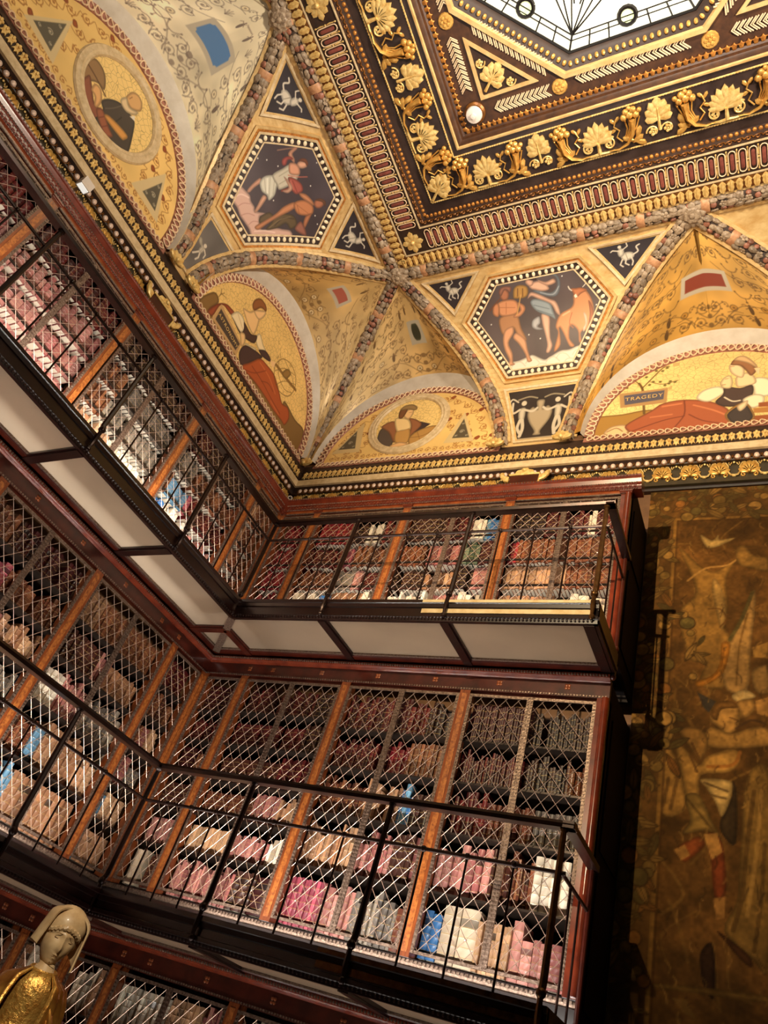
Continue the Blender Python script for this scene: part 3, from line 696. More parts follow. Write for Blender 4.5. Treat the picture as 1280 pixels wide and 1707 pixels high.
# flat field above the frame
mb = MB(); mb.box((.6, YF, 11.0), (XR, -.6, 11.15)); mb.build('roof_slab', 'umber', vault, False)
for side in ('b', 'l'):
    mb = MB(); R = [[cv(side, s, th, -.04) for s in (diag(th), 4.6, 9.4)] for th in (80, 85, 90)]; mb.rings(R, False, False); mb.build('vault_rim', 'umber', vault)
# ------------------------------------------------------------------ garlands
q = MB(); q.rings([[(.043 * r * math.cos(a), .025 * r * math.sin(a) * (1.25 if math.sin(a) > 0 else .6), z) for a in (2 * math.pi * k / 7 for k in range(7))] for z, r in ((-.058, .25), (-.035, .85), (0, 1), (.03, .8), (.055, .42), (.078, .03))]); me_leaf = q.mesh('leaf', 'leaf')
q = MB(); q.ball((0, 0, 0), (.037, .03, .037), 7, 5); me_fruit = q.mesh('fruit', 'fruit')
q = MB()
for k in range(5): q.ball((.03 * math.cos(k * 1.257), 0.01, .03 * math.sin(k * 1.257)), (.022, .01, .022), 6, 4)
q.ball((0, .016, 0), .014, 6, 4); me_blossom = q.mesh('blossom', 'leaf')
def garland(path, norm, label, rad=.07, seed=0):
    rr = random.Random(seed); P = [Vector(p) for p in path]; o = trim(P[0], label)
    L = [0.]
    for a, b in zip(P[:-1], P[1:]): L.append(L[-1] + (b - a).length)
    def at(l):
        l = max(0, min(l, L[-1] - 1e-4)); i = max(j for j in range(len(L) - 1) if L[j] <= l); f = (l - L[i]) / (L[i + 1] - L[i])
        return P[i].lerp(P[i + 1], f), (P[i + 1] - P[i]).normalized(), Vector(norm[i]).lerp(Vector(norm[i + 1]), f).normalized()
    R = []
    for i in range(len(P)):
        p, t, n = at(L[i]); a = t.cross(n).normalized()
        R.append([p + a * rad * 1.25 * math.cos(k * math.pi / 6) + n * rad * .62 * math.sin(k * math.pi / 6) for k in range(7)])
    mb = MB(); mb.rings(R, False, False); mb.build('core', 'garland_core', o)
    R = []
    for i in range(len(P)):
        p, t, n = at(L[i]); a = t.cross(n).normalized()
        R.append([p + a * rad * 1.85 - n * .005, p + a * rad * 1.85 + n * .014, p + a * rad * 1.2 + n * .02, p + a * rad * 1.1 - n * .005])
    for sg in (1, -1):
        Q = []
        for i in range(len(P)):
            p, t, n = at(L[i]); a = t.cross(n).normalized() * sg
            Q.append([p + a * rad * 1.75 - n * .005, p + a * rad * 1.75 + n * .014, p + a * rad * 1.2 + n * .022, p + a * rad * 1.05 - n * .005])
        mb = MB(); mb.rings(Q); mb.build('fillet', 'cream_gold', o)
    l = .03; i = 0; step = .088; nb = 0; nxt = .38
    while l < L[-1] - .03:
        p, t, n = at(l)
        if l > nxt and l < L[-1] - .2:
            a = t.cross(n).normalized(); R2 = []
            for dl, e in ((-.05, .0), (-.035, .008), (.035, .008), (.05, .0)):
                p2, t2, n2 = at(l + dl); R2.append([p2 + a * (rad * 1.2 + e) * math.cos(k * math.pi / 6) + n2 * (rad * .8 + e) * math.sin(k * math.pi / 6) for k in range(7)])
            mb = MB(); mb.rings(R2, False, False); mb.build('ribbon', 'ribbon', o); nxt = l + .62; l += .09; continue
        for k in (-1, 0, 1):
            q_ = k * .95 + (.35 if i % 2 else -.35) * (0 if k == 0 else .4) + rr.uniform(-.12, .12)
            a = t.cross(n).normalized(); nn = (n * math.cos(q_) + a * math.sin(q_)).normalized()
            pos = p + a * rad * 1.02 * math.sin(q_) + n * rad * .62 * math.cos(q_) + t * rr.uniform(-.012, .012)
            tw = rr.uniform(-.35, .35) + k * .45
            tt = (t * math.cos(tw) + nn.cross(t) * math.sin(tw)); z = rr.random()
            x = nn.cross(tt) * -1
            me, nm = (me_leaf, 'leaf') if z < .68 else (me_fruit, 'fruit') if z < .93 else (me_blossom, 'blossom')
            put(nm, me, pos, x, nn, o, (rr.uniform(.85, 1.15),) * 3)
        l += step; i += 1
    return o
def rib_garland(k, label, t0=1.5, t1=86, seed=0):
    ths = np.linspace(t0, t1, 26); garland([ribp(k, t, .012) for t in ths], [ribn(k, t) for t in ths], label, seed=seed)
rib_garland('c', 'leafy garland rib running up the vault from the room corner', 3, 88, 1)
rib_garland('b1', 'garland rib curving between roundel lunette and bull panel', seed=2)
rib_garland('b2', 'garland rib between bull panel and reclining woman lunette', t1=85, seed=3)
rib_garland('b3', 'garland rib at right edge beyond the red plaque vault', 45, 85, seed=4)
rib_garland('l1', 'garland rib arching over the kneeling woman lunette', seed=5)
rib_garland('l2', 'garland rib between swordsman panel and bearded man lunette', seed=6)
for side, s1 in (('b', 6.3), ('l', 6.2)):
    ss = np.linspace(.72, s1, 30); garland([cv(side, s, 86.5, .012) for s in ss], [cn(side, 86.5)] * 30, 'straight garland along the ceiling frame above the ' + ('bull panel' if side == 'b' else 'swordsman panel'), seed=8 if side == 'b' else 9)
q = MB()
for k in range(5): petal(q, (0, -.05), math.pi / 2 + (k - 2) * .55, .12, .06, 0, .035)
q.ball((0, .03, -.03), .03, 8, 5); me_boss = q.mesh('gilt_boss', 'gold_pale')
for side, s, w in (('b', -.72, -.7), ('b', 2.12, -.7), ('b', 2.96, -.7), ('l', 2.26, -.7), ('l', 2.6, -.7)):
    wput('gilt_boss', me_boss, side, s, -.69, Z0 - .06, cor, (1.15, 1.2, 1.15))
# ------------------------------------------------------------------ central ceiling frame
q = MB()
for k in range(8): petal(q, (0, 0), k * math.pi / 4, .15, .1, 0, .05)
for k in range(8): petal(q, (0, 0), k * math.pi / 4 + .39, .1, .08, .03, .075)
q.ball((0, .07, 0), (.035, .025, .035), 8, 5); me_cb = q.mesh('leaf_boss', 'leaf')
for side, s, th in (('b', .715, 86.5), ('b', 4.49, 84.5), ('l', 3.99, 85)): put('leaf_boss', me_cb, cv(side, s, th, .03), AX[side], cn(side, th), vault)
fr = trim((D0, -D0, 10.33), 'stepped gilded frame round the flat ceiling with lozenges and cornucopia band')
ZL, ZB, ZCf = 10.335, 10.55, 10.72
FE = {'b': 8.4, 'l': 7.6}
for side in ('b', 'l'):
    e = FE[side]
    mb = MB(); sweep(mb, side, [(.76, 10.40), (.77, 10.355), (.80, 10.335), (.90, 10.322), (.925, 10.332), (.93, ZL)], e, close=False); mb.build('leaf_moulding', 'gold_dark', fr)
    mb = MB(); sweep(mb, side, [(.93, ZL), (1.275, ZL)], e, close=False); mb.build('lozenge_band', 'umber', fr, False)
    for a, b in ((.928, .944), (1.262, 1.278)):
        mb = MB(); sweep(mb, side, rect(a, b, ZL - .014, ZL + .002), e); mb.build('fillet', 'cream', fr, False)
    mb = MB(); sweep(mb, side, [(1.276, ZL - .01), (1.28, ZL + .06), (1.30, ZL + .09), (1.305, ZB - .06), (1.335, ZB - .02), (1.335, ZB)], e, close=False); mb.build('riser', 'umber', fr)
    mb = MB(); sweep(mb, side, [(1.335, ZB), (2.0, ZB)], e, close=False); mb.build('scroll_band', 'black_ground', fr, False)
    for d in (1.455, 1.925):
        mb = MB(); n = int((e - d) / .03)
        mb.tube([TT[side](d, d, ZB - .004), TT[side](e, d, ZB - .004)], .009, 6)
        for i in range(n): mb.ball(TT[side](d + .03 * (i + .5), d + (.0), ZB - .009), (.013, .011, .008), 5, 4)
        tag(mb.build('cable', 'gold_pale', fr), kind='stuff')
    mb = MB(); sweep(mb, side, [(1.995, ZB), (2.0, ZB - .02), (2.02, ZB - .022), (2.03, ZB)], e, close=False); mb.build('fillet', 'cream_gold', fr, False)
    mb = MB(); sweep(mb, side, [(2.025, ZB), (2.04, ZB + .05), (2.065, ZB + .075), (2.07, ZCf - .03), (2.09, ZCf - .01), (2.09, ZCf)], e, close=False); mb.build('inner_riser', 'brown_ground', fr)
# lozenges in their gold loops
q = MB()
def stadium(hx, hz, y, n=5):
    P = []
    for k in range(n + 1): a = math.pi * k / n; P.append((hx * math.cos(a), y, hz + hx * math.sin(a)))
    for k in range(n + 1): a = math.pi + math.pi * k / n; P.append((hx * math.cos(a), y, -hz + hx * math.sin(a)))
    return P
q.rings([stadium(.02, .07, 0), stadium(.019, .07, .012), stadium(.012, .068, .016)]); me_loz = q.mesh('lozenge', 'maroon')
q = MB(); P = stadium(.036, .09, .008); q.tube(P + [P[0]], .0065, 5); me_loop = q.mesh('lozenge_loop', 'rope_light')
q = MB(); q.ball((0, .006, 0), (.012, .008, .012), 7, 4)
for sg in (-1, 1): q.tube([(0, .005, sg * .02), (.004, .008, sg * .06), (0, .005, sg * .115)], [.005, .009, .003], 5); q.ball((0, .006, sg * .125), (.01, .006, .014), 5, 4)
me_dot = q.mesh('lozenge_bud', 'gold_pale')
for side in ('b', 'l'):
    x = 1.34; k = 0
    while x < (6.2 if side == 'b' else 6.0):
        if side == 'l' and 3.78 < x < 4.14: x += .103; continue
        cput('lozenge_loop', me_loop, side, x, 1.103, ZL, fr); cput('lozenge', me_loz, side, x, 1.103, ZL, fr); cput('lozenge_bud', me_dot, side, x + .0515, 1.103, ZL, fr)
        x += .103
q = MB()
for k in range(8): petal(q, (0, 0), k * math.pi / 4, .13 if k % 2 else .15, .08, 0, .02)
q.ball((0, .02, 0), .03, 8, 5); me_star = q.mesh('corner_flower', 'gold_pale')
cput('corner_flower', me_star, 'b', 1.103, 1.103, ZL, fr); cput('corner_flower', me_star, 'l', 3.96, 1.103, ZL, fr)
# acanthus leaves, waves, beads along the mouldings
q = MB()
q.plate([(0, -.07), (.022, -.055), (.034, -.02), (.03, .01), (.04, .03), (.026, .05), (.012, .062), (0, .072), (-.012, .062), (-.026, .05), (-.04, .03), (-.03, .01), (-.034, -.02), (-.022, -.055)], 0, .016, .3)
q.tube([(0, .016, -.06), (0, .022, 0), (0, .018, .06)], [.004, .007, .003], 5); me_ac = q.mesh('acanthus_leaf', 'gold_pale')
q = MB(); q.tube(spiral(0, 0, .034, 1.1, 0, 1) , .008, 5); q.tube([(.034, .008, 0), (.05, .008, .03), (.085, .008, .036)], [.008, .008, .004], 5); me_wave = q.mesh('wave_scroll', 'gold_dark')
q = MB(); q.ball((0, .012, 0), (.024, .022, .026), 8, 5); me_bd = q.mesh('gilt_bead', 'gold_orange')
q = MB(); q.plate([(-.016, -.03), (.016, -.03), (.024, 0), (.034, .014), (.016, .018), (0, .04), (-.016, .018), (-.034, .014), (-.024, 0)], 0, .018, .3); me_sac = q.mesh('small_leaf', 'gold_orange')
for side in ('b', 'l'):
    e = 5.8 if side == 'b' else 5.6
    for i in range(int((e - .85) / .086)): cput('acanthus_leaf', me_ac, side, .87 + .086 * i, .85, 10.328, fr)
    for i in range(int((e - 1.3) / .09)): put('wave_scroll', me_wave, TT[side](1.33 + .09 * i, 1.285, ZL + .055), -AX[side] if side == 'b' else AX[side], NW[side] + Vector((0, 0, -.3)), fr)
    for i in range(int((e - 1.33) / .058)): cput('gilt_bead', me_bd, side, 1.35 + .058 * i, 1.318, ZB - .035, fr)
    for i in range(int((e - 2.1) / .066)): cput('small_leaf', me_sac, side, 2.14 + .066 * i, 2.115, ZCf - .004, fr)
# cornucopia band: palmette, horn, leaf with two rosettes, horn mirrored
q = MB()
for k in range(9): petal(q, (0, -.06), math.pi / 2 + (k - 4) * .36, .19 - .012 * abs(k - 4), .062, 0, .022)
q.tube([(0, .012, -.16), (0, .02, -.06)], [.02, .014], 6)
for sg in (-1, 1):
    q.tube(spiral(sg * .09, -.09, .055, 1.3, math.pi / 2, -sg, 22, .012), .008, 5)
    for k in range(5): q.ball((sg * .09 + .02 * math.cos(k * 1.257), .012, -.09 + .02 * math.sin(k * 1.257)), (.013, .008, .013), 5, 4)
    q.tube([(0, .012, -.16), (sg * .06, .012, -.165), (sg * .13, .012, -.16)], [.014, .011, .008], 5)
me_pm = q.mesh('palmette', 'gold_pale')
def horn(sg):
    q = MB(); m = lambda x, z: (sg * x, .016, z)
    q.tube([m(-.18, -.15), m(-.1, -.16), m(-.02, -.13), m(.03, -.06), m(.04, .02), m(.045, .07)], [.008, .018, .03, .045, .056, .066], 8, .4)
    for k in range(5):
        a = (k - 2) * .02; q.tube([m(-.02 + a * .5, -.1), m(.035 + a, .0), m(.045 + a * 1.5, .075)], .006, 4)
    for x, z, r in ((-.02, .1, .03), (.03, .11, .034), (.08, .1, .03), (.0, .14, .027), (.06, .145, .03), (.11, .13, .022), (.03, .165, .02)): q.ball((sg * x, .024, z), r, 7, 5)
    q.tube([m(-.06, -.1), m(-.1, -.05), m(-.07, 0.), m(-.11, .04), m(-.09, .09)], .0065, 5)
    for an, c in ((2.2, (-.1, .06)), (.8, (-.1, .07)), (3.6, (-.09, .02))): petal(q, (sg * c[0], c[1]), an if sg > 0 else math.pi - an, .06, .03, 0, .014)
    for an, c in ((2.6, (.03, -.12)), (.4, (.02, -.13)), (-.5, (.04, -.12)), (1.2, (.06, -.1))): petal(q, (sg * c[0], c[1]), an if sg > 0 else math.pi - an, .1, .05, 0, .022)
    return q.mesh('cornucopia', 'gold')
me_h1, me_h2 = horn(1), horn(-1)
q = MB()
for k in range(7): petal(q, (0, -.04 + .03 * (3 - abs(k - 3)) * .4), math.pi / 2 + (k - 3) * .5, .16 - .012 * abs(k - 3), .085, 0, .026)
q.tube([(0, .014, -.15), (0, .024, .06)], [.016, .008], 5)
me_lf = q.mesh('acanthus_crown', 'gold_pale')
q = MB(); q.tube(spiral(0, 0, .062, 1., 0, 1, 20, .012), .008, 5)
for k in range(5): q.ball((.026 * math.cos(k * 1.257), .012, .026 * math.sin(k * 1.257)), (.016, .009, .016), 6, 4)
q.ball((0, .02, 0), .011, 5, 4); me_ros = q.mesh('rosette', 'gold_pale')
for side in ('b', 'l'):
    x = 2.27; lim = 6.4 if side == 'b' else 6.2
    while x < lim:
        cput('palmette', me_pm, side, x, 1.69, ZB, fr, (1.25, 1.3, 1.25))
        for dx, me in ((.34, me_h1), (.99, me_h2)): cput('cornucopia', me if side == 'l' else (me_h2 if me is me_h1 else me_h1), side, x + dx, 1.69, ZB, fr, (1.3, 1.3, 1.28))
        cput('acanthus_crown', me_lf, side, x + .665, 1.75, ZB, fr, (1.15, 1.2, 1.15))
        for dx in (.59, .745): cput('rosette', me_ros, side, x + dx, 1.575, ZB, fr, (1.15, 1.2, 1.15))
        x += 1.33
    cput('cornucopia', me_h1 if side == 'l' else me_h2, side, 1.93, 1.69, ZB, fr, (1.3, 1.3, 1.28))
    cput('rosette', me_ros, side, 1.72, 1.57, ZB, fr)
M0 = frame((1.62, -1.62, ZB), Vector((-1, -1, 0)), (0, 0, -1)); link('acanthus_crown', me_lf, fr, M0 @ Matrix.Diagonal((1.2, 1, 1.3, 1)))
# ------------------------------------------------------------------ coffer round the octagonal skylight
OC = Vector((4.08, -4.08)); INR = 1.55
def octp(r, z): return [Vector((OC.x + r / math.cos(math.pi / 8) * math.cos(math.pi / 8 + k * math.pi / 4), OC.y + r / math.cos(math.pi / 8) * math.sin(math.pi / 8 + k * math.pi / 4), z)) for k in range(8)]
cof = trim((OC.x, OC.y, ZCf), 'gilded coffer panel with braided bands and rosettes round the skylight')
def octring(name, prof, m, par):
    mb = MB(); mb.rings([[octp(r, z)[k % 8] for k in range(8)] for r, z in prof], True, False); return mb.build(name, m, par)
# plane from the frame in to the octagon
sq = [Vector((OC.x + a * 2.0, OC.y + b * 2.0, ZCf)) for a, b in ((1, 1), (-1, 1), (-1, -1), (1, -1))]
o8 = octp(INR + .2, ZCf); mb = MB(); mb.add(sq + o8, [(0, 4, 11), (0, 5, 4), (0, 1, 6, 5), (1, 7, 6), (1, 2, 8, 7), (2, 9, 8), (2, 3, 10, 9), (3, 11, 10), (3, 0, 11)][:0] or
    [(4, 0, 5), (0, 1, 6, 5), (6, 1, 7), (1, 2, 8, 7), (8, 2, 9), (2, 3, 10, 9), (10, 3, 11), (3, 0, 4, 11)]); mb.build('coffer_field', 'brown_ground', cof, False)
octring('octagon_fillet', [(INR + .2, ZCf), (INR + .19, ZCf - .03), (INR + .145, ZCf - .03), (INR + .13, ZCf + .01)], 'cream_gold', cof)
octring('octagon_cove', [(INR + .13, ZCf + .01), (INR + .05, ZCf + .06), (INR + .01, ZCf + .10), (INR, ZCf + .14)], 'umber', cof)
oa = octp(INR + .075, ZCf + .03)
for k in range(8):
    a, b = oa[k], oa[(k + 1) % 8]
    if (a.y + b.y) / 2 < OC.y - .3 and (a.x + b.x) / 2 > OC.x - 1.2: continue
    t = (b - a).normalized(); inn = Vector((OC.x, OC.y, a.z)) - (a + b) / 2; n = (inn.normalized() * .6 + Vector((0, 0, -1))).normalized()
    m = int((b - a).length / .07)
    for i in range(m): put('gilt_egg', me_egg, a + (b - a) * ((i + .5) / m), t, n, cof)
me_egg2 = MB().ball((0, 0, 0), (.022, .02, .03), 7, 5).mesh('gilt_egg', 'gold')
for o in [o for o in bpy.data.objects if o.name.startswith('gilt_egg')]: o.data = me_egg2
# braided chevron band
q = MB()
for dx in (0, .022):
    q.tube([(-.05 + dx, .006, .062), (-.02 + dx, .012, .03), (.008 + dx, .014, 0), (-.02 + dx, .012, -.03), (-.05 + dx, .006, -.062)], .007, 5)
me_br = q.mesh('braid_link', 'rope_light')
def braid(a, b, sc=1.):
    sc *= 1.2
    a, b = Vector(a), Vector(b); t = (b - a).normalized(); n = int((b - a).length / (.056 * sc))
    for i in range(n): put('braid_link', me_br, a + t * (.056 * sc) * (i + .5), t, (0, 0, -1), cof, (sc, 1, sc))
zc2 = ZCf - .002
braid((4.62, -2.31, zc2), (3.42, -2.31, zc2)); braid((2.31, -3.42, zc2), (2.31, -4.62, zc2)); braid((3.16, -2.27, zc2), (2.5, -2.27, zc2), .85); braid((2.27, -2.55, zc2), (2.27, -3.16, zc2), .85); braid((3.2, -2.5, zc2), (2.5, -3.2, zc2)); braid((5.66, -2.27, zc2), (5.0, -2.27, zc2), .85)
braid((4.96, -2.5, zc2), (5.66, -3.2, zc2))
q = MB(); q.lathe([(.001, .012), (.04, .014), (.062, .012), (.07, .0)], n=14)
for k in range(6): q.ball((.032 * math.cos(k * 1.047), .032 * math.sin(k * 1.047), .014), (.017, .017, .008), 6, 4)
q.ball((0, 0, .018), .012, 6, 4); q.v = [(x, z, y) for x, y, z in q.v]; me_disc = q.mesh('coffer_rosette', 'gold')
for x, y in ((3.285, -2.27), (2.27, -3.285), (4.83, -2.25)): put('coffer_rosette', me_disc, (x, y, zc2), (1, 0, 0), (0, 0, -1), cof, (1.25, 1.2, 1.25))
# corner triangles with leaf reliefs
for fx in (1, -1):
    X = lambda x: x if fx == 1 else 2 * OC.x - x
    tri = [(2.40, -2.40), (3.08, -2.40), (2.40, -3.08)]; ti = [(2.44, -2.44), (2.99, -2.44), (2.44, -2.99)]
    mb = MB(); mb.rings([[Vector((X(x), y, ZCf)) for x, y in tri], [Vector((X(x), y, ZCf - .022)) for x, y in tri], [Vector((X(x), y, ZCf - .022)) for x, y in ti], [Vector((X(x), y, ZCf - .004)) for x, y in ti]], True, False); mb.build('triangle_frame', 'cream_gold', cof, False)
    mb = MB(); mb.add([Vector((X(x), y, ZCf - .004)) for x, y in ti], [(0, 1, 2)]); mb.build('triangle_field', 'umber', cof, False)
    d = Vector((X(2.99) - X(2.44), -.55, 0)).normalized()
    link('corner_leaf', me_lf, cof, frame((X(2.60), -2.60, ZCf - .006), Vector((0, 0, -1)).cross(d), (0, 0, -1)) @ Matrix.Diagonal((1.15, 1.1, 1.15, 1)))
    for a, b in ((2.78, -2.5), (2.5, -2.78)): put('rosette', me_ros, (X(a), b, ZCf - .006), (1, 0, 0), (0, 0, -1), cof, (1.05, 1, 1.05))
# ------------------------------------------------------------------ skylight
win = empty('window_1', (OC.x, OC.y, ZCf + .13)); tag(win, 'pale leaded glass octagonal skylight', None, None, 'structure')
ZG = ZCf + .13; ro, ri = INR, INR - .16
def O(r): return octp(r, ZG)
for k in range(8):
    a, b, c, d = O(ro)[k], O(ro)[(k + 1) % 8], O(ri)[(k + 1) % 8], O(ri)[k]
    for i in range(3):
        p = [a.lerp(b, i / 3), a.lerp(b, (i + 1) / 3), d.lerp(c, (i + 1) / 3), d.lerp(c, i / 3)]
        mb = MB(); mb.rings([p, [v + Vector((0, 0, .01)) for v in p]]); mb.build('pane', 'glass_light', win, False)
    e, f = O(.75)[(k + 1) % 8], O(.75)[k]
    p = [d, c, e, f]; mb = MB(); mb.rings([p, [v + Vector((0, 0, .01)) for v in p]]); mb.build('pane', 'glass_light', win, False)
    p = [f, e, Vector((OC.x, OC.y, ZG))]; mb = MB(); mb.rings([p, [v + Vector((0, 0, .01)) for v in p]]); mb.build('pane', 'glass_light', win, False)
def came(pts, r=.009):
    mb = MB(); mb.tube([Vector((p[0], p[1], ZG - .004)) for p in pts], r * 1.45, 5); mb.build('lead_came', 'lead', win)
came(O(ro - .005) + [O(ro - .005)[0]], .014); came(O(ri) + [O(ri)[0]], .006); came(O(ri + .05) + [O(ri + .05)[0]], .005)
for k in range(8):
    a, b = O(ri)[k], O(ri)[(k + 1) % 8]; A, Bv = O(ro)[k], O(ro)[(k + 1) % 8]; c0 = Vector((OC.x, OC.y, ZG)); md = (a + b) / 2
    came([A, a], .008)
    for f in (1 / 6, 1 / 3, 2 / 3, 5 / 6): came([A.lerp(Bv, f), a.lerp(b, f)], .006)
    # fan of curved leads rising from each corner, and a medallion in the middle of each side
    for f, bend in ((.25, .28), (.5, .16), (.75, .06)):
        for sg in (1, -1):
            e = a.lerp(c0, .62); t = (b - a).normalized() if sg > 0 else (O(ri)[(k - 1) % 8] - a).normalized()
            came([a.lerp(e, u) + t * math.sin(u * math.pi * .62) * bend * 1.9 for u in (i / 8 for i in range(9))], .006)
    for j in range(4):
        u0, u1 = j / 4, (j + 1) / 4; p0, p1 = a.lerp(b, .12 + .76 * u0), a.lerp(b, .12 + .76 * u1); inn = (c0 - md).normalized()
        came([p0.lerp(p1, i / 6) + inn * (.26 + .1 * math.sin(math.pi * i / 6)) for i in range(7)], .006)
    ang0 = math.atan2(md.y - OC.y, md.x - OC.x)
    came([(OC.x + 1.0 * math.cos(ang0 + q_), OC.y + 1.0 * math.sin(ang0 + q_)) for q_ in np.linspace(-math.pi / 8, math.pi / 8, 8)], .011)
    came([(OC.x + .93 * math.cos(ang0 + q_), OC.y + .93 * math.sin(ang0 + q_)) for q_ in np.linspace(-math.pi / 8, math.pi / 8, 8)], .006)
    mc = md + (md - c0).normalized() * .02 if False else md
    came([(md.x + .085 * math.cos(q_), md.y + .085 * math.sin(q_)) for q_ in np.linspace(0, 2 * math.pi, 15)], .016)
    mb = MB(); mb.lathe([(.08, 0), (.08, .006)], (md.x, md.y, ZG - .007), 14); mb.build('pane', 'glass_medallion', win, False)
# painted figures: (kind, colour, width, outline in mm on the wall)
PA_HEXL = [
 ('f',(206, 166, 150),0.0,'2684 1328 2607 1358 2518 1381 2456 1359 2378 1363 2325 1348 2231 1453 2241 1386 2230 1352 2136 1301 2083 1323 2008 1481 1948 1555 1873 1641 1798 1615 1883 1423 2004 1234 2085 1135 2199 1154 2299 1145 2397 1137 2492 1155 2573 1146 2629 1175 2678 1288'),
 ('l',(170, 124, 112),8.3,'2498 1168 2490 1254 2437 1329'),
 ('l',(170, 124, 112),8.3,'2392 1143 2360 1242 2289 1307'),
 ('l',(170, 124, 112),8.3,'2243 1183 2242 1258 2181 1330'),
 ('l',(232, 200, 184),13.9,'2606 1187 2591 1285 2504 1354'),
 ('l',(232, 200, 184),16.7,'2134 1206 2063 1329 1970 1439'),
 ('f',(204, 150, 124),0.0,'2586 1380 2615 1496 2621 1605 2569 1591 2564 1482 2549 1392'),
 ('f',(96, 78, 54),0.0,'2237 1366 2219 1500 2145 1546 2106 1668 2014 1777 1893 1762 1891 1651 1983 1632 2000 1495 2066 1350 2114 1491 2170 1323'),
 ('l',(62, 48, 36),11.1,'2040 1482 2058 1640 1977 1756'),
 ('l',(130, 108, 78),8.3,'2058 1401 2066 1571 2024 1729'),
 ('f',(192, 128, 90),0.0,'2181 1255 2168 1377 2156 1553 2177 1709 2158 1860 2100 1881 2084 1764 2101 1593 2112 1416 2117 1270 2158 1231'),
 ('f',(190, 124, 84),0.0,'2146 1853 2119 1999 2003 2078 1915 2029 1932 1930 2015 1832'),
 ('l',(140, 84, 56),8.3,'2100 1881 2001 1860'),
 ('l',(140, 84, 56),6.9,'2139 1867 1943 1972'),
 ('f',(196, 132, 94),0.0,'2219 1984 2167 2061 2053 2105 1996 2092 2048 2049 2157 1985'),
 ('f',(172, 108, 80),0.0,'2015 2102 2052 2159 2019 2231 1956 2233 1931 2165 1957 2107'),
 ('f',(120, 78, 52),0.0,'2049 2139 2038 2223 1972 2269 1919 2227 1985 2221'),
 ('f',(182, 118, 84),0.0,'1932 1930 1922 2015 1873 1952 1803 1839 1839 1832 1897 1874'),
 ('f',(150, 96, 80),0.0,'1872 1713 1907 1825 1803 1839 1707 1804 1799 1727'),
 ('f',(210, 158, 130),0.0,'2334 1335 2376 1417 2431 1532 2382 1564 2341 1476 2309 1375 2313 1331'),
 ('f',(206, 200, 182),0.0,'2588 1585 2609 1667 2571 1766 2495 1826 2418 1745 2352 1671 2338 1573 2404 1578 2468 1546 2538 1554'),
 ('l',(160, 150, 132),8.3,'2587 1654 2445 1585'),
 ('l',(160, 150, 132),8.3,'2562 1727 2367 1590'),
 ('l',(160, 150, 132),8.3,'2523 1773 2375 1658'),
 ('l',(236, 230, 214),11.1,'2569 1687 2423 1598'),
 ('f',(196, 186, 166),0.0,'2571 1766 2578 1927 2579 2032 2528 2125 2454 2126 2393 2065 2360 1976 2361 1853 2381 1759 2441 1759'),
 ('l',(156, 146, 126),9.7,'2518 1840 2522 1981'),
 ('l',(156, 146, 126),9.7,'2438 1793 2437 2003'),
 ('f',(212, 152, 122),0.0,'2587 2036 2562 2109 2493 2139 2419 2106 2434 2036 2492 1982'),
 ('f',(206, 148, 120),0.0,'2570 2097 2693 2081 2725 2203 2695 2224 2669 2136 2599 2130'),
 ('f',(170, 84, 78),0.0,'2612 1947 2666 1970 2678 2037 2649 2099 2608 2110 2631 2045 2592 1988'),
 ('f',(214, 160, 132),0.0,'2540 2131 2554 2183 2515 2257 2461 2244 2459 2182 2487 2136'),
 ('f',(130, 76, 50),0.0,'2566 2155 2574 2220 2544 2274 2485 2275 2464 2239 2509 2236 2551 2190'),
 ('l',(160, 120, 98),11.1,'2789 1974 2742 2126 2684 2318'),
 ('f',(166, 86, 74),0.0,'2452 1941 2401 2017 2302 2066 2223 2040 2228 1936 2310 1894 2336 1785 2366 1785 2352 1901'),
 ('l',(118, 52, 46),9.7,'2390 1976 2245 1963'),
 ('l',(200, 120, 104),8.3,'2404 1948 2289 1935'),
 ('f',(214, 162, 136),0.0,'2491 1894 2380 1935 2308 1928 2289 1846 2348 1792 2344 1887'),
 ('l',(190, 104, 84),11.1,'2475 1955 2405 2054 2348 2181'),
 ('e',(240, 232, 220),15.3,'2883 1978'),
 ('e',(240, 232, 220),15.3,'2825 1696'),
 ('e',(240, 232, 220),15.3,'2755 1791'),
 ('e',(240, 232, 220),15.3,'2627 1887'),
 ('e',(240, 232, 220),15.3,'2448 2387'),
 ('e',(240, 232, 220),15.3,'2188 2422'),
 ('e',(240, 232, 220),15.3,'2232 2169'),
 ('e',(240, 232, 220),15.3,'2308 1626'),
 ('e',(240, 232, 220),15.3,'2528 1097'),
 ('e',(240, 232, 220),15.3,'1876 2044'),
 ('e',(240, 232, 220),15.3,'1766 2020')]
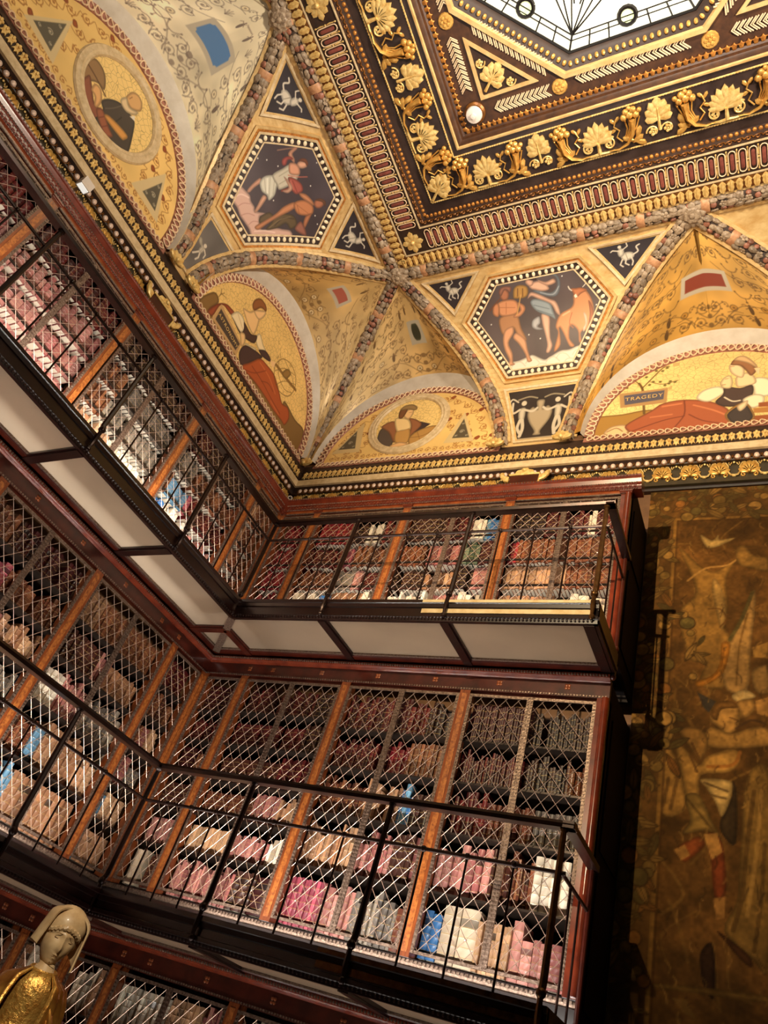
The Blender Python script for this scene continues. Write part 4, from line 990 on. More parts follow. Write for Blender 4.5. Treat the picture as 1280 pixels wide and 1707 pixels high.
PA_HEXB = [
 ('f',(222, 210, 190),0.0,'2037 1149 2018 1222 2159 1235 2246 1239 2367 1272 2436 1287 2538 1228 2605 1201 2689 1238 2805 1287 2920 1286 3034 1317 3162 1313 3209 1256 3114 1005 3067 962 2677 960 2132 978'),
 ('l',(190, 176, 154),10.9,'2151 1163 2194 1219 2278 1213 2337 1149'),
 ('l',(190, 176, 154),10.9,'2342 1186 2384 1242 2466 1236 2525 1172'),
 ('l',(190, 176, 154),10.9,'2480 1097 2521 1152 2602 1147 2660 1084'),
 ('l',(190, 176, 154),10.9,'2614 1162 2655 1217 2735 1211 2792 1148'),
 ('l',(190, 176, 154),10.9,'2747 1192 2788 1246 2867 1241 2923 1178'),
 ('l',(190, 176, 154),10.9,'2846 1109 2887 1164 2965 1158 3020 1096'),
 ('l',(190, 176, 154),10.9,'2960 1209 3001 1263 3078 1257 3132 1195'),
 ('l',(190, 176, 154),10.9,'2242 1046 2283 1102 2366 1097 2426 1033'),
 ('l',(190, 176, 154),10.9,'2450 998 2490 1054 2571 1049 2630 986'),
 ('l',(190, 176, 154),10.9,'2684 1015 2724 1071 2803 1065 2860 1003'),
 ('l',(190, 176, 154),10.9,'2881 1003 2921 1058 2998 1053 3054 991'),
 ('f',(170, 120, 82),0.0,'2010 1871 2241 1881 2294 1679 2355 1531 2345 1498 2236 1586 2173 1701 2061 1615 2004 1695'),
 ('f',(206, 148, 110),0.0,'2066 1684 2174 1718 2186 1629 2109 1503 2159 1356 2168 1234 2194 1195 2107 1182 2071 1205 2115 1259 2054 1408 2031 1550'),
 ('f',(206, 148, 110),0.0,'2221 1623 2337 1517 2368 1374 2401 1266 2427 1211 2367 1203 2333 1312 2249 1463 2174 1561'),
 ('f',(202, 138, 96),0.0,'1998 2071 2109 2103 2245 2075 2286 1978 2241 1881 2047 1882 1993 1963'),
 ('l',(158, 98, 64),9.4,'2121 2064 2103 1907'),
 ('l',(158, 98, 64),9.4,'2026 2011 2233 1971'),
 ('f',(196, 130, 90),0.0,'1943 2063 2015 2067 2019 1958 1985 1884 1919 1941'),
 ('f',(200, 136, 96),0.0,'2275 2034 2356 1982 2365 1910 2289 1837 2201 1836 2224 1884 2297 1923'),
 ('f',(168, 108, 78),0.0,'2053 2205 2116 2266 2175 2198 2154 2112 2090 2097 2052 2141'),
 ('f',(150, 100, 80),0.0,'2039 2227 2085 2291 2173 2291 2220 2262 2192 2195 2130 2244 2065 2166'),
 ('l',(110, 66, 44),18.7,'1884 1993 1965 2068 2046 2134'),
 ('f',(172, 128, 66),0.0,'2227 2133 2251 2237 2326 2275 2423 2236 2436 2144 2385 2083 2248 2093'),
 ('l',(106, 70, 36),14.1,'2302 2226 2286 2121'),
 ('l',(106, 70, 36),14.1,'2368 2212 2354 2107'),
 ('l',(196, 150, 84),14.1,'2331 2130 2248 1862'),
 ('f',(200, 134, 90),0.0,'2844 1786 2962 1831 3000 1892 3009 1992 3081 2062 3173 2026 3239 1878 3251 1710 3235 1581 3169 1526 3163 1362 3139 1366 3128 1500 3071 1477 3075 1360 3043 1366 3032 1517 2946 1599 2923 1436 2986 1325 2921 1327 2844 1516 2798 1591 2807 1371 2731 1283 2723 1334 2778 1527 2750 1617 2790 1728'),
 ('f',(172, 100, 64),0.0,'3192 1888 3239 1778 3235 1581 3170 1543 3196 1720'),
 ('l',(160, 94, 60),12.5,'2973 1762 2932 1635 2977 1560'),
 ('l',(226, 168, 124),21.9,'2857 1749 2942 1784'),
 ('f',(186, 114, 74),0.0,'2986 2082 3011 2008 3014 1957 3045 1942 3106 1989 3189 2023 3114 2073 3051 2077'),
 ('f',(236, 216, 192),0.0,'3016 1982 3043 2002 3062 1956 3029 1945'),
 ('l',(238, 226, 206),12.5,'2958 2119 2970 2082 2996 2054'),
 ('l',(238, 226, 206),10.9,'3139 2076 3180 2119 3161 2174'),
 ('f',(236, 212, 184),0.0,'3117 1735 3154 1695 3156 1595 3111 1487 3102 1538 3133 1599'),
 ('f',(172, 168, 168),0.0,'2455 1755 2543 1790 2553 1702 2516 1658 2582 1612 2497 1618 2440 1671'),
 ('f',(214, 166, 140),0.0,'2579 1818 2676 1766 2674 1613 2676 1477 2699 1372 2656 1286 2614 1301 2632 1400 2604 1557 2578 1698'),
 ('f',(142, 150, 154),0.0,'2444 2000 2516 2039 2692 1952 2732 1841 2756 1717 2692 1763 2596 1815 2500 1885'),
 ('l',(98, 106, 112),10.9,'2490 1956 2684 1867'),
 ('l',(98, 106, 112),10.9,'2533 1878 2727 1773'),
 ('f',(216, 168, 142),0.0,'2416 2059 2461 2139 2558 2101 2698 2002 2776 1952 2815 1842 2817 1757 2770 1799 2707 1931 2550 2032 2471 2083'),
 ('f',(122, 126, 132),0.0,'2595 2307 2664 2374 2793 2353 2860 2249 2851 2110 2783 2020 2637 2058 2496 2149 2565 2153 2724 2084 2815 2153 2815 2277 2725 2341 2657 2330'),
 ('l',(160, 164, 168),10.9,'2593 2111 2753 2052 2839 2148'),
 ('f',(218, 170, 142),0.0,'2459 2247 2565 2278 2660 2239 2714 2139 2628 2122 2532 2159 2476 2189'),
 ('f',(216, 166, 136),0.0,'2584 2292 2678 2244 2780 2266 2805 2208 2703 2185 2610 2241'),
 ('f',(216, 166, 138),0.0,'2415 2293 2455 2330 2518 2297 2509 2236 2457 2229'),
 ('f',(78, 52, 42),0.0,'2388 2335 2449 2395 2544 2355 2568 2295 2518 2297 2439 2333'),
 ('e',(240, 232, 220),17.2,'2183 2400'),
 ('e',(240, 232, 220),17.2,'3073 2325'),
 ('e',(240, 232, 220),17.2,'2897 2276'),
 ('e',(240, 232, 220),17.2,'3364 1896'),
 ('e',(240, 232, 220),17.2,'1778 2023'),
 ('e',(240, 232, 220),17.2,'1712 1917'),
 ('e',(240, 232, 220),17.2,'1882 1796'),
 ('e',(240, 232, 220),17.2,'3286 1808'),
 ('e',(240, 232, 220),17.2,'2391 1568'),
 ('e',(240, 232, 220),17.2,'2542 1491')]
PA_LA = [
 ('f',(132, 98, 52),0.0,'1993 -81 1934 310 1796 289 1840 54 1705 51 1063 18 565 79 105 156 122 356 -208 335 -458 362 -590 19 -370 -18 470 -45 1373 -24'),
 ('f',(150, 70, 42),0.0,'1853 36 1793 268 1698 394 1613 429 1535 439 1557 357 1746 312 1758 50'),
 ('f',(238, 216, 172),0.0,'1557 357 1503 510 1376 536 1277 446 1306 331 1460 343'),
 ('l',(196, 160, 110),10.0,'1484 486 1306 407'),
 ('f',(240, 214, 164),0.0,'1067 528 1044 661 900 597 819 575 924 464'),
 ('f',(236, 192, 132),0.0,'1468 636 1361 712 1298 828 1199 863 1156 766 1119 636 1126 525 1252 531 1381 581'),
 ('f',(72, 48, 40),0.0,'1525 353 1311 337 1291 426 1341 510 1165 497 1063 584 1039 452 1177 356 1287 307'),
 ('f',(236, 194, 134),0.0,'1306 331 1234 391 1163 300 1177 203 1250 259'),
 ('f',(236, 192, 136),0.0,'1313 807 1223 935 1152 1009 1128 936 1158 810 1225 774'),
 ('f',(140, 86, 48),0.0,'1383 838 1390 948 1321 1062 1199 1078 1147 1011 1243 960 1311 805'),
 ('f',(240, 216, 168),0.0,'1163 300 1085 354 973 426 962 353 1094 287'),
 ('f',(68, 44, 44),0.0,'1162 107 1145 275 986 384 870 434 815 425 941 167 989 36 1071 9'),
 ('f',(68, 44, 44),0.0,'924 464 819 575 682 574 681 521 819 450 880 447'),
 ('f',(236, 192, 136),0.0,'676 557 569 641 548 561 612 507'),
 ('f',(176, 82, 40),0.0,'1021 1 943 170 836 391 686 443 508 466 367 412 253 350 138 288 6 340 -102 243 -87 82 8 73 222 49 422 57 694 45 879 10'),
 ('l',(122, 50, 24),12.9,'884 172 642 179 363 149 85 130'),
 ('l',(122, 50, 24),12.9,'633 167 514 261 378 253'),
 ('l',(208, 116, 66),14.3,'803 347 546 345 323 268'),
 ('l',(122, 50, 24),11.5,'947 20 796 136 654 360'),
 ('l',(208, 116, 66),12.9,'334 111 94 97'),
 ('l',(104, 74, 34),11.5,'570 590 475 431 300 368 107 472 65 672 143 835 325 897 501 809 564 648'),
 ('l',(104, 74, 34),8.6,'548 693 429 537 221 487 81 577'),
 ('l',(104, 74, 34),8.6,'480 826 233 777 65 672'),
 ('l',(104, 74, 34),8.6,'520 525 401 723 178 844'),
 ('l',(104, 74, 34),8.6,'385 391 291 579 87 748'),
 ('l',(126, 90, 42),48.7,'553 611 303 640 41 687'),
 ('f',(150, 112, 56),0.0,'398 651 343 783 252 779 275 648 349 609'),
 ('f',(192, 152, 102),0.0,'1751 24 1750 318 1198 230 1177 16'),
 ('f',(74, 60, 52),0.0,'1703 66 1720 262 1220 201 1222 66'),
 ('l',(110, 80, 40),8.6,'1847 309 1837 400 1869 471'),
 ('l',(110, 80, 40),8.6,'1842 383 1805 477'),
 ('l',(110, 80, 40),8.6,'1847 415 1744 453')]
PA_L2 = [
 ('f',(168, 124, 56),0.0,'3239 7 3241 321 3603 342 3918 370 4295 249 4776 39 5222 -35 5217 -178 4308 -138 3464 -91'),
 ('l',(96, 70, 32),30.6,'3852 313 3829 552 3805 756 3756 882'),
 ('l',(96, 70, 32),17.2,'3803 785 3884 914 4017 1117 4091 1136'),
 ('l',(96, 70, 32),15.3,'3804 771 3721 919 3634 968'),
 ('l',(96, 70, 32),11.5,'3886 884 4032 810 4205 846'),
 ('e',(106, 92, 44),38.2,'4003 860'),
 ('e',(106, 92, 44),38.2,'4060 784'),
 ('e',(106, 92, 44),38.2,'4118 847'),
 ('e',(106, 92, 44),38.2,'4172 824'),
 ('e',(106, 92, 44),38.2,'4103 810'),
 ('e',(106, 92, 44),38.2,'3646 935'),
 ('e',(106, 92, 44),38.2,'3707 982'),
 ('e',(106, 92, 44),38.2,'3835 984'),
 ('e',(106, 92, 44),38.2,'3922 877'),
 ('e',(106, 92, 44),38.2,'3618 823'),
 ('e',(106, 92, 44),38.2,'4020 1062'),
 ('e',(106, 92, 44),38.2,'3947 1079'),
 ('e',(106, 92, 44),38.2,'4071 1110'),
 ('e',(106, 92, 44),38.2,'3881 827'),
 ('f',(236, 192, 140),0.0,'3415 48 3496 142 3655 144 3692 6 3565 -33 3456 -4'),
 ('l',(110, 70, 40),11.5,'3450 56 3552 107 3628 42'),
 ('f',(168, 88, 54),0.0,'3655 144 3919 342 4051 455 4287 479 4552 402 4713 280 4776 165 4791 -13 4621 -36 4304 -24 4008 -17 3772 -32 3718 2'),
 ('l',(118, 54, 34),17.2,'4287 465 4296 223 4205 30'),
 ('l',(118, 54, 34),15.3,'3734 26 4066 156 4297 196'),
 ('l',(118, 54, 34),15.3,'4345 214 4494 86 4714 -1'),
 ('l',(206, 124, 80),26.7,'4053 400 4256 417'),
 ('l',(206, 124, 80),22.9,'4390 365 4587 250 4714 151'),
 ('l',(206, 124, 80),19.1,'3926 233 4162 246'),
 ('f',(246, 226, 188),0.0,'4420 467 4451 570 4549 633 4663 637 4728 542 4648 450 4536 391'),
 ('f',(248, 230, 192),0.0,'4936 662 5062 717 5184 636 5177 400 5025 404 4997 568'),
 ('f',(240, 206, 158),0.0,'4841 779 4938 827 5016 754 5029 615 4856 584 4824 686'),
 ('f',(72, 54, 50),0.0,'4712 627 4871 567 4997 595 4994 410 4900 272 4713 280 4617 376 4696 495'),
 ('l',(244, 228, 196),19.1,'4713 438 4792 357 4870 355'),
 ('f',(246, 226, 188),0.0,'4901 375 5010 433 5109 387 5098 261 4991 204 4916 294'),
 ('f',(238, 208, 156),0.0,'4663 692 4711 793 4776 807 4800 691 4776 587 4696 603'),
 ('l',(150, 100, 60),11.5,'4687 659 4720 658'),
 ('l',(150, 100, 60),9.6,'4719 758 4752 762'),
 ('f',(242, 206, 160),0.0,'4757 981 4793 1031 4875 983 4922 887 4905 751 4841 773 4776 863'),
 ('l',(150, 96, 60),9.6,'4776 971 4813 969'),
 ('f',(148, 100, 66),0.0,'4777 1006 4826 1110 4924 1086 5019 949 5041 832 4984 761 4938 855 4874 968'),
 ('f',(214, 172, 124),0.0,'4810 1085 4859 1145 4941 1125 5036 973 5050 886 4956 992 4859 1058'),
 ('f',(230, 196, 150),0.0,'5018 893 5081 878 5063 758'),
 ('f',(150, 82, 44),0.0,'4989 78 5167 72 5164 -25 4987 -8'),
 ('f',(176, 120, 60),0.0,'4998 202 5171 197 5168 109 5005 125'),
 ('f',(150, 82, 44),0.0,'5053 282 5174 285 5171 202 5052 213'),
 ('f',(176, 126, 62),0.0,'4714 146 4901 323 4991 178 5003 14 4839 -76'),
 ('f',(62, 52, 50),0.0,'4737 136 4900 287 4972 172 4985 34 4843 -47'),
 ('f',(242, 208, 162),0.0,'4838 257 4901 323 4950 340 4930 240 4868 175'),
 ('f',(176, 136, 86),0.0,'3534 729 4099 730 4093 463 3568 460'),
 ('f',(86, 82, 94),0.0,'3593 683 4059 693 4055 531 3616 507')]
PA_L1 = [
 ('f',(86, 72, 64),0.0,'281 304 233 572 327 641 498 499 531 269 495 185'),
 ('f',(62, 46, 46),0.0,'846 673 1025 595 920 492 812 445'),
 ('f',(152, 96, 62),0.0,'232 656 424 743 551 426 544 283 392 515'),
 ('f',(152, 96, 62),0.0,'645 766 784 716 885 601 812 445 754 358 720 595'),
 ('f',(196, 148, 82),0.0,'514 529 704 565 777 329 726 235 557 291'),
 ('f',(242, 208, 146),0.0,'413 778 508 803 654 738 730 577 689 528 593 517 516 522'),
 ('l',(176, 126, 70),11.8,'530 520 630 518 704 545'),
 ('f',(236, 192, 134),0.0,'527 844 565 956 662 973 681 834 629 752'),
 ('l',(150, 96, 60),7.9,'607 898 652 900'),
 ('f',(122, 78, 48),0.0,'461 814 443 978 554 993 559 889 526 786'),
 ('f',(152, 122, 78),0.0,'440 972 484 1057 607 1076 710 999 699 933 561 971'),
 ('f',(186, 140, 76),0.0,'778 250 762 363 851 477 1026 546 1156 526 1156 367 1070 249 844 163'),
 ('l',(130, 88, 44),9.8,'769 355 955 366 1118 468'),
 ('l',(130, 88, 44),7.9,'853 471 966 239'),
 ('f',(232, 182, 124),0.0,'505 234 638 286 785 233 715 190 546 182')]
PA_L1T = [
 ('f',(214, 186, 132),0.0,'-431 183 -87 806 36 170'),
 ('f',(88, 78, 60),0.0,'-344 259 -159 633 -64 254'),
 ('f',(214, 186, 132),0.0,'1318 165 1498 758 1752 151'),
 ('f',(88, 78, 60),0.0,'1425 247 1514 617 1673 229')]
PA_LB = [
 ('f',(150, 116, 78),0.0,'4521 419 4558 596 4524 689 4427 706 4338 656 4267 540 4339 514 4393 445 4439 291'),
 ('l',(96, 66, 42),19.8,'4542 537 4399 533 4220 504'),
 ('f',(144, 84, 62),0.0,'4442 283 4451 464 4357 400 4225 291 4135 343 3985 268 3902 255 3936 179 4067 176 4218 176 4329 169'),
 ('f',(72, 62, 54),0.0,'4211 409 4179 537 4089 654 3975 689 3880 706 3807 605 3688 330 3734 241 3859 167 4013 109 4119 120 4130 255 4144 354'),
 ('l',(116, 104, 90),8.2,'4136 399 4091 513 4060 648'),
 ('l',(44, 36, 32),13.2,'3987 327 3978 545'),
 ('f',(156, 92, 66),0.0,'4182 264 4144 354 3990 288 3900 260 3940 170 4050 183'),
 ('l',(110, 56, 42),9.9,'4112 232 4075 352'),
 ('l',(110, 56, 42),9.9,'4034 189 3999 299'),
 ('f',(228, 174, 114),0.0,'4343 365 4364 450 4340 493 4279 494 4205 407 4188 299 4224 276 4279 358'),
 ('f',(216, 154, 80),0.0,'4078 313 4061 391 3821 473 3803 391 3845 350'),
 ('f',(216, 168, 110),0.0,'4095 795 4094 929 4027 997 3943 974 3902 878 3969 772 4031 760'),
 ('f',(226, 198, 154),0.0,'4112 701 4085 797 4004 756 3910 836 3910 759 3981 667 4067 656'),
 ('l',(130, 84, 52),8.2,'4061 827 4055 885'),
 ('f',(232, 220, 200),0.0,'3938 673 3903 756 3871 701')]
PA_LBT = [
 ('f',(214, 190, 142),0.0,'3457 108 3266 705 2977 108'),
 ('f',(90, 84, 70),0.0,'3316 194 3229 561 3079 189'),
 ('f',(214, 190, 142),0.0,'5136 110 4888 679 4699 78'),
 ('f',(90, 84, 70),0.0,'5060 184 4897 577 4789 153')]
PA_T1 = [
 ('f',(146, 112, 62),0.0,'4319 6532 4500 6328 4628 6248 4724 6322 4834 6396 4738 6171 4752 5846 4700 5672 4778 5507 4753 5064 4529 5049 4576 5272 4445 5298 4348 5771 4479 6025'),
 ('f',(188, 154, 100),0.0,'4629 6173 4698 6061 4739 5776 4701 5604 4660 5775 4617 6025'),
 ('l',(96, 66, 34),14.0,'4593 5827 4686 5828 4739 5724 4687 5638'),
 ('l',(178, 140, 88),20.0,'4406 6138 4557 6288 4738 6322 4834 6396'),
 ('f',(168, 134, 90),0.0,'4963 6041 4976 5865 4931 5447 4898 5028 4741 5017 4703 5278 4778 5523 4882 5812'),
 ('l',(84, 78, 48),32.0,'4950 6005 4862 5726 4765 5506'),
 ('l',(120, 90, 52),16.0,'4908 5778 4841 5444 4814 5067'),
 ('f',(192, 128, 50),0.0,'4701 5471 4768 5457 4730 5216 4654 5103 4530 5026 4503 5079 4628 5148 4687 5277'),
 ('l',(140, 88, 30),12.0,'4721 5423 4690 5214 4579 5068'),
 ('f',(206, 178, 126),0.0,'4503 6704 4609 6628 4666 6700 4680 6638 4815 6652 4702 6573 4653 6547 4564 6539'),
 ('f',(160, 124, 70),0.0,'4821 6513 4890 6549 4970 6430 5085 6388 5081 6239 4941 6279 4834 6338'),
 ('f',(150, 116, 66),0.0,'4940 5431 5060 5484 5056 5326 4951 5336'),
 ('f',(120, 86, 44),0.0,'4960 5848 5072 5900 5067 5730 4983 5745'),
 ('f',(52, 50, 54),0.0,'4516 4980 4662 4905 4609 4798 4569 4839'),
 ('f',(180, 140, 86),0.0,'4628 4831 4693 4895 4813 4875 4842 4791 4818 4676 4742 4620 4682 4678 4622 4730'),
 ('f',(120, 86, 46),0.0,'4621 4787 4668 4893 4777 4916 4825 4861 4705 4837 4670 4734'),
 ('l',(90, 60, 34),12.0,'4765 4770 4824 4747'),
 ('f',(206, 182, 140),0.0,'4783 4973 4874 5029 4959 4970 4897 4936 4813 4916'),
 ('f',(178, 138, 84),0.0,'4825 4917 4932 4939 4944 4842 4871 4772 4837 4833'),
 ('f',(170, 130, 80),0.0,'4955 4929 5049 4965 5045 4794 4965 4815'),
 ('f',(150, 120, 78),0.0,'4930 5196 4998 5253 5057 5241 5051 5009 4957 5017'),
 ('f',(172, 134, 80),0.0,'4623 4673 4777 4631 4940 4701 5042 4683 5038 4547 4589 4502'),
 ('l',(70, 50, 34),20.0,'4812 4676 4918 4755 5009 4735')]
PA_T2 = [
 ('f',(132, 104, 58),0.0,'4886 4282 5042 4287 5006 3057 4902 3035 4730 3174 4808 3376 4832 3643'),
 ('l',(88, 66, 36),30.8,'4932 4177 4879 3775 4841 3406 4785 3190'),
 ('l',(168, 134, 80),26.4,'4980 4183 4936 3709 4873 3297'),
 ('l',(88, 66, 36),26.4,'4994 3793 4963 3428 4913 3085'),
 ('f',(176, 136, 78),0.0,'4251 4386 4344 4442 4463 4075 4442 3948 4289 3926'),
 ('l',(110, 80, 44),26.4,'4328 4201 4299 3983'),
 ('l',(110, 80, 44),26.4,'4393 4209 4352 3963'),
 ('f',(182, 142, 82),0.0,'4369 4475 4451 4453 4546 4344 4609 4425 4788 4503 4840 4420 4763 4310 4561 4258 4551 4101 4463 4061 4432 4214'),
 ('l',(100, 70, 40),19.8,'4479 4411 4534 4284'),
 ('l',(150, 98, 48),26.4,'4610 4336 4788 4371 4838 4479'),
 ('f',(150, 114, 66),0.0,'4391 4617 4485 4661 4586 4620 4610 4515 4558 4382 4504 4444 4441 4529'),
 ('l',(90, 62, 34),17.6,'4489 4518 4544 4403'),
 ('f',(52, 42, 32),0.0,'4787 4242 4814 4134 4805 3774 4715 3827 4702 3930 4775 4102'),
 ('f',(136, 112, 66),0.0,'4450 4073 4551 4101 4642 3921 4718 3773 4618 3839 4447 3787 4494 3900'),
 ('l',(84, 66, 38),19.8,'4463 4061 4593 3915 4691 3797'),
 ('f',(198, 172, 124),0.0,'4561 4229 4765 4240 4777 4130 4714 3956 4665 4060 4601 4163'),
 ('l',(90, 72, 50),17.6,'4587 4204 4750 4154'),
 ('l',(90, 72, 50),17.6,'4639 4112 4738 4097'),
 ('f',(144, 74, 42),0.0,'4402 3669 4546 3782 4599 3732 4502 3614 4454 3588'),
 ('f',(178, 134, 80),0.0,'4388 3660 4462 3711 4501 3640 4442 3592'),
 ('f',(124, 58, 34),0.0,'4607 3811 4691 3810 4730 3676 4742 3435 4695 3353 4660 3420 4643 3612'),
 ('f',(180, 136, 82),0.0,'4589 3808 4679 3832 4718 3700 4646 3631'),
 ('f',(152, 112, 66),0.0,'4658 3373 4738 3399 4732 3259 4682 3236'),
 ('f',(78, 48, 32),0.0,'4685 3171 4870 3066 4901 2993 4848 3006 4752 3096'),
 ('f',(52, 34, 26),0.0,'4587 3018 4653 3087 4679 2930 4670 2757 4613 2811 4587 2911'),
 ('f',(146, 112, 60),0.0,'4292 2762 4592 2808 5000 2841 4999 2804 4657 2774 4294 2739'),
 ('f',(120, 92, 52),0.0,'4419 2706 4507 2715 4575 2610 4488 2640')]
class Paint:
    # colours are mixed on a grid of points and end up as the colour attribute of a fine mesh
    def __init__(s, a0, a1, b0, b1, res, bg, alpha=0.):
        s.na = int((a1 - a0) * res) + 1; s.nb = int((b1 - b0) * res) + 1
        s.a = np.linspace(a0, a1, s.na); s.b = np.linspace(b0, b1, s.nb); s.A, s.B = np.meshgrid(s.a, s.b)
        s.px = 1. / res; s.C = np.zeros((s.nb, s.na, 4)); s.C[..., :3] = np.array(bg) / 255.; s.C[..., 3] = alpha
    def win(s, P, pad):
        lo, hi = P.min(0) - pad, P.max(0) + pad
        i0, i1 = np.searchsorted(s.a, [lo[0], hi[0]]); j0, j1 = np.searchsorted(s.b, [lo[1], hi[1]])
        return slice(max(j0 - 1, 0), j1 + 1), slice(max(i0 - 1, 0), i1 + 1)
    def blend(s, sl, m, col, alpha=None):
        c = s.C[sl]; m = m[..., None]; c[..., :3] = c[..., :3] * (1 - m) + np.array(col) / 255. * m
        if alpha is not None: c[..., 3] = c[..., 3] * (1 - m[..., 0]) + alpha * m[..., 0]
    def seg(s, P, sl):
        x, y = s.A[sl], s.B[sl]; d = np.full(x.shape, 1e9)
        for (ax, ay), (bx, by) in zip(P[:-1], P[1:]):
            dx, dy = bx - ax, by - ay; l2 = dx * dx + dy * dy + 1e-12
            t = np.clip(((x - ax) * dx + (y - ay) * dy) / l2, 0, 1); d = np.minimum(d, (x - ax - t * dx) ** 2 + (y - ay - t * dy) ** 2)
        return np.sqrt(d)
    def inside(s, P, sl):
        x, y = s.A[sl], s.B[sl]; r = np.zeros(x.shape, bool)
        for (ax, ay), (bx, by) in zip(P, np.roll(P, -1, 0)):
            if ay == by: continue
            r ^= ((ay > y) != (by > y)) & (x < (bx - ax) * (y - ay) / (by - ay) + ax)
        return r
    def fill(s, P, col, alpha=0., rim=None, shade=0.):
        P = np.array(P); sl = s.win(P, .02)
        if s.A[sl].size == 0: return
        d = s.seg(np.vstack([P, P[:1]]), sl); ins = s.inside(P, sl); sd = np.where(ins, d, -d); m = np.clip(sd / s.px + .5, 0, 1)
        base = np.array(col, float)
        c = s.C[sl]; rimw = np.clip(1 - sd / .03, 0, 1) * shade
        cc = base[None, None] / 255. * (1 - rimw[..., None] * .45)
        c[..., :3] = c[..., :3] * (1 - m[..., None]) + cc * m[..., None]; c[..., 3] = c[..., 3] * (1 - m) + alpha * m
    def line(s, P, w, col, op=1., alpha=None):
        P = np.array(P); sl = s.win(P, w + .01)
        if s.A[sl].size == 0: return
        s.blend(sl, np.clip((w / 2 - s.seg(P, sl)) / s.px + .5, 0, 1) * op, col, alpha)
    def disc(s, x, y, r, col, op=1., alpha=None, ry=None):
        P = np.array([(x - r, y - (ry or r)), (x + r, y + (ry or r))]); sl = s.win(P, .01)
        if s.A[sl].size == 0: return
        d = np.sqrt(((s.A[sl] - x) / r) ** 2 + ((s.B[sl] - y) / (ry or r)) ** 2); s.blend(sl, np.clip((1 - d) * r / s.px + .5, 0, 1) * op, col, alpha)
    def mottle(s, amt, cell, seed=0):
        r = np.random.RandomState(seed); ka = max(3, int((s.a[-1] - s.a[0]) / cell)); kb = max(3, int((s.b[-1] - s.b[0]) / cell)); n = r.rand(kb + 2, ka + 2)
        u = np.linspace(0, ka, s.na); v = np.linspace(0, kb, s.nb); i = u.astype(int); j = v.astype(int); fu = u - i; fv = v - j; fu = fu * fu * (3 - 2 * fu); fv = fv * fv * (3 - 2 * fv)
        g = (n[np.ix_(j, i)] * (1 - fu) + n[np.ix_(j, i + 1)] * fu) * (1 - fv[:, None]) + (n[np.ix_(j + 1, i)] * (1 - fu) + n[np.ix_(j + 1, i + 1)] * fu) * fv[:, None]
        s.C[..., :3] *= (1 + amt * (g[..., None] - .5) * 2)
    def scroll(s, x, y, r, a0, sg, col, w=.012, turns=1.35, leaf=True, op=.9):
        P = [(x + r * (1 - .8 * t) * math.cos(a0 + sg * t * turns * 6.283), y + r * (1 - .8 * t) * math.sin(a0 + sg * t * turns * 6.283)) for t in np.linspace(0, 1, 22)]
        s.line(P, w, col, op, 0.)
        if leaf:
            for k in (4, 9, 14): 
                px, py = P[k]; s.disc(px + (px - x) * .22, py + (py - y) * .22, r * .16, col, op, 0.)
        s.disc(x, y, r * .22, col, op, 0.)
    def draw(s, data, shade=.8):
        for kind, col, w, flat in data:
            v = np.array(flat.split(), float).reshape(-1, 2) / 1000.
            if kind == 'e': s.disc(v[0, 0], v[0, 1], w / 2000., col, 1, 0.)
            elif kind == 'l': s.line(smooth(v, False), w / 1000., col, .9, 0.)
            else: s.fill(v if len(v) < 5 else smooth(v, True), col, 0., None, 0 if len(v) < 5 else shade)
    def mesh(s, name, fn, mask, m):
        idx = np.arange(s.na * s.nb).reshape(s.nb, s.na); ok = mask(s.A, s.B)
        q = ok[:-1, :-1] & ok[1:, :-1] & ok[:-1, 1:] & ok[1:, 1:]; j, i = np.nonzero(q)
        F = np.stack([idx[j, i], idx[j, i + 1], idx[j + 1, i + 1], idx[j + 1, i]], 1); used = np.unique(F); mp = np.full(s.na * s.nb, -1); mp[used] = np.arange(len(used)); F = mp[F]
        V = fn(s.A.ravel()[used], s.B.ravel()[used]).astype(np.float32); c = V.mean(0); V = V - c
        me = bpy.data.meshes.new(name); me.vertices.add(len(V)); me.vertices.foreach_set('co', V.ravel())
        me.loops.add(F.size); me.loops.foreach_set('vertex_index', F.ravel().astype(np.int32)); me.polygons.add(len(F))
        me.polygons.foreach_set('loop_start', np.arange(0, F.size, 4, dtype=np.int32)); me.polygons.foreach_set('loop_total', np.full(len(F), 4, np.int32))
        me.polygons.foreach_set('use_smooth', np.ones(len(F), bool)); me.update(calc_edges=True)
        col = s.C.reshape(-1, 4)[used].copy(); col[:, :3] = s2l(np.clip(col[:, :3], 0, 1)); paint_attr(me, col); me.materials.append(MATS[m])
        return me, Vector([float(x) for x in c])
def smooth(P, closed, n=4):
    P = np.array(P, float); N = len(P); out = []
    if N < 3: return P
    for i in range(N if closed else N - 1):
        p0, p1, p2, p3 = (P[(i + k - 1) % N] if closed else P[min(max(i + k - 1, 0), N - 1)] for k in range(4))
        for t in np.arange(n) / n: out.append(.5 * ((2 * p1) + (p2 - p0) * t + (2 * p0 - 5 * p1 + 4 * p2 - p3) * t * t + (3 * p1 - p0 - 3 * p2 + p3) * t ** 3))
    if not closed: out.append(P[-1])
    return np.array(out)
